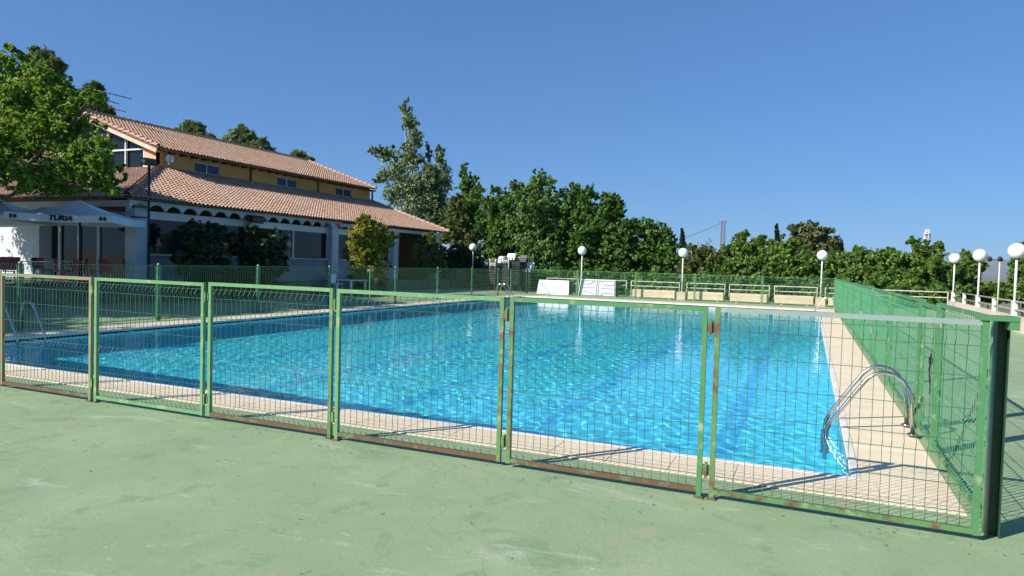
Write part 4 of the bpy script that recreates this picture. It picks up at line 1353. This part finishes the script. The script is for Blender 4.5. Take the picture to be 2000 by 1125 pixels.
for nm, lab, px, Y, bl, mt, n, sz in HT:
    tree(nm, lab, 'tree' if 'tree' in nm else 'shrub', foot(px, Y), [blob(*b, Y) for b in bl], n, sz, mt, trunk=.1, group='greenery behind the far railing', per=16, clump=.24, elong=1.6, shell=.3, lobes=10, sprig=1.1)
tree('hedge', 'dark low hedge running behind the far railing', 'hedge', foot(1480, 38.6), [((x, 39.0 + .3 * math.sin(x * 3), .25 + .2 * math.sin(x * 2.1)), (.95, .7, 1.0)) for x in np.arange(-23, 6.8, .7)], 44000, .13, 'leaf_plane', trunk=.05, limbs=False)
tree('pine_tree', 'big rounded pine beside the second cypress', 'tree', foot(1588, 62), [blob(1580, 462, 36, 24, 62), blob(1560, 484, 24, 26, 62), blob(1612, 478, 28, 26, 62), blob(1592, 505, 42, 26, 62), blob(1628, 500, 14, 14, 62)], 22000, .18, 'leaf_olive_pine', trunk=.25, per=30, elong=2.2, clump=.2, sprig=.2)
tree('cypress_tree', 'thin cypress tip standing over the end of the plane trees', 'tree', foot(1334, 60), [blob(1332, 450, 2.2, 8, 60), blob(1333, 464, 4, 11, 60), blob(1333, 478, 5.5, 14, 60), blob(1334, 498, 7, 20, 60)], 6000, .13, 'leaf_cypress', trunk=.12, per=30, clump=.28, shell=.2, limbs=False, lobes=0, sprig=.2)
tree('cypress_tree', 'dark slim cypress in front of the rounded pine', 'tree', foot(1519, 56), [blob(1517, 443, 2.6, 8, 56), blob(1518, 456, 4.6, 11, 56), blob(1519, 472, 6.4, 14, 56), blob(1520, 495, 8.5, 22, 56), blob(1521, 522, 9, 16, 56)], 8000, .13, 'leaf_cypress', trunk=.14, per=30, clump=.28, shell=.2, limbs=False, lobes=0, sprig=.2)

# shrubs along the restaurant front
def shrub(label, pxs, X, base_px, mt, n, sz, z=0, **kw):
    bl = []
    for (px, py, rx, ry) in pxs:
        c = atx(px, py, X)
        k = depth(c) / FPX
        bl.append((tuple(c), (rx * k * .8, rx * k, ry * k)))
    q = atx(base_px, 540, X)
    return tree('shrub', label, 'shrub', (X, q.y, z), bl, n, sz, mt, trunk=.05, per=20, group='shrubs along the restaurant front', **kw)
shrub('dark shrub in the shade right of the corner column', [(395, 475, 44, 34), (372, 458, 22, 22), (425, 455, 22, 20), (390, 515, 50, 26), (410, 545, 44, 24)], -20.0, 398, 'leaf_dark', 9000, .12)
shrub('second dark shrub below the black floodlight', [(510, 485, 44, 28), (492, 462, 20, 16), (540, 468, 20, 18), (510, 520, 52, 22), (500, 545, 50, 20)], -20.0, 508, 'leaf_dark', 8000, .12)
shrub('round bush with yellow and orange leaves before the restaurant', [(720, 452, 34, 24), (705, 470, 30, 28), (742, 478, 28, 28), (720, 510, 44, 28), (722, 545, 40, 22)], -18.6, 720, 'leaf_autumn', 10000, .11)
shrub('brownish climbing bush at the far bay of the restaurant', [(835, 475, 20, 18), (850, 495, 18, 18), (815, 500, 16, 20), (840, 520, 30, 18)], -20.3, 838, 'leaf_olive', 5000, .12)
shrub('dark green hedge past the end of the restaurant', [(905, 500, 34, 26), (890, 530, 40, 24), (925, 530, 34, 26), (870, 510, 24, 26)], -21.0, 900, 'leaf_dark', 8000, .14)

# ------------------------------------------------------------------ far things
def lattice(name, label, cat, base, h, w0, w1, n, mats, arms=()):
    t = thing(name, base, label, cat)
    x, y, z = base
    half = lambda f: (w0 + (w1 - w0) * f) / 2
    for sx, sy in ((-1, -1), (1, -1), (1, 1), (-1, 1)):
        for k in range(n):
            f0, f1 = k / n, (k + 1) / n
            a = MB(); a.bar((x + sx * half(f0), y + sy * half(f0), z + h * f0), (x + sx * half(f1), y + sy * half(f1), z + h * f1), w0 * .12, w0 * .12); a.build('leg', M[mats[k % len(mats)]], t)
    for k in range(n):
        f0, f1 = k / n, (k + 1) / n
        a = MB()
        C = [(-1, -1), (1, -1), (1, 1), (-1, 1)]
        for i in range(4):
            p0, p1 = C[i], C[(i + 1) % 4]
            A = Vector((x + p0[0] * half(f0), y + p0[1] * half(f0), z + h * f0)); B = Vector((x + p1[0] * half(f1), y + p1[1] * half(f1), z + h * f1))
            A2 = Vector((x + p1[0] * half(f0), y + p1[1] * half(f0), z + h * f0)); B2 = Vector((x + p0[0] * half(f1), y + p0[1] * half(f1), z + h * f1))
            a.bar(A, B, w0 * .05, w0 * .05); a.bar(A2, B2, w0 * .05, w0 * .05); a.bar(B, B2, w0 * .05, w0 * .05)
        a.build('brace', M[mats[k % len(mats)]], t)
    for (zz, l) in arms:
        a = MB(); a.bar((x - l, y, zz), (x + l, y, zz), w0 * .12, w0 * .12); a.build('cross_arm', M[mats[0]], t)
    return t
q = aty(1413, 432, 120)
lattice('lattice_pylon', 'thin grey lattice pylon above the shrubs with a cable', 'pylon', (q.x, 120, -2.4), q.z + 2.4, .75, .55, 22, ['greymast'], [(q.z - .1, .8)])
P0, P1 = aty(1418, 431, 120), aty(1180, 492, 150)
a = MB()
a.tube([P0.lerp(P1, k / 16) + Vector((0, 0, -1.6 * 4 * (k / 16) * (1 - k / 16))) for k in range(17)], .035, 5)
tag(a.build('overhead_cable', M['dark']), 'dark overhead cable sagging away from the lattice pylon', 'cable')
q = aty(1811, 448, 420)
t = lattice('radio_mast', 'distant red and white mast above the airy tree', 'mast', (q.x, 420, -2.4), q.z + 2.4, 2.4, 1.5, 14, ['redmast', 'white'])
for k, z in enumerate((q.z - 2.5, q.z - 8)):
    a = MB(); a.tube([(q.x, 420, z), (q.x, 420, z + .4)], 1.9 - .3 * k, 14); a.build('platform', M['white'], t)
for k in range(5):
    an = k * 2 * math.pi / 5
    a = MB(); a.box(q.x + 1.5 * math.cos(an) - .2, q.x + 1.5 * math.cos(an) + .2, 420 + 1.5 * math.sin(an) - .15, 420 + 1.5 * math.sin(an) + .15, q.z - 5.0, q.z - 2.6); a.build('antenna_panel', M['white'], t)

# mountain on the skyline
m = MB()
YM = 12000
prof = [(1500, 545), (1600, 541), (1700, 536), (1800, 530), (1860, 521), (1900, 511), (1925, 507), (1945, 506), (1965, 512), (2000, 520), (2060, 522), (2150, 532), (2300, 548)]
pts = [aty(px, py, YM) for px, py in prof]
for k in range(len(pts) - 1):
    A, B = pts[k], pts[k + 1]
    for j in range(6):
        f0, f1 = j / 6, (j + 1) / 6
        def Q(p, f, s):
            return (p.x + 60 * math.sin(s * 2.3 + f * 5), p.y - 4200 * (1 - f) + 240 * math.sin(s * 3.1 + f * 9), -20 + (p.z + 20) * f)
        m.poly([Q(A, f0, k), Q(B, f0, k + 1), Q(B, f1, k + 1), Q(A, f1, k)], True)
    m.poly([Q(A, 1, k), Q(B, 1, k + 1), (B.x, B.y + 1500, -20), (A.x, A.y + 1500, -20)], True)
structure('mountain', m, M['mount'])

# dry leaf bits blown along the fence foot
r_ = np.random.default_rng(8)
lv, lf = [], []
for k in range(110):
    x = r_.uniform(-9, 1.2)
    y = 4.86 - abs(r_.normal()) * (.12 if k % 5 else .8)
    an = r_.uniform(0, 6.28); l = r_.uniform(.006, .016); w_ = l * r_.uniform(.3, .6)
    ct, st = math.cos(an), math.sin(an)
    z = .004
    P = [(-l, 0, z), (0, w_, z + .004), (l, 0, z + r_.uniform(0, .008)), (0, -w_, z + .004)]
    lv += [(x + p[0] * ct - p[1] * st, y + p[0] * st + p[1] * ct, p[2]) for p in P]
    lf.append((4 * k, 4 * k + 1, 4 * k + 2, 4 * k + 3))
M['litter'] = leafy('dry_leaf_bits', [(.10, .07, .03), (.20, .14, .06), (.14, .13, .05)], .1)
lo = bpy.data.objects.new('leaf_litter', np_mesh('leaf_litter', np.array(lv), np.array(lf), M['litter']))
link(lo)
tag(lo, 'small dry leaf bits lying along the foot of the near fence', 'leaf litter', None, 'stuff')

# ------------------------------------------------------------------ air: thin haze that blues the far mountain
hz = MB()
hz.box(-9000, 16000, -2500, 14500, -30, 460)
m_, t_h, b_h = nodes('haze_air')
t_h.nodes.remove(b_h)
pv = N(t_h, 'ShaderNodeVolumePrincipled', Density=.000035)
pv.inputs['Color'].default_value = (.62, .80, 1, 1)
t_h.links.new(pv.outputs[0], t_h.nodes['Material Output'].inputs['Volume'])
haze = hz.build('haze', m_)
haze['kind'] = 'stuff'
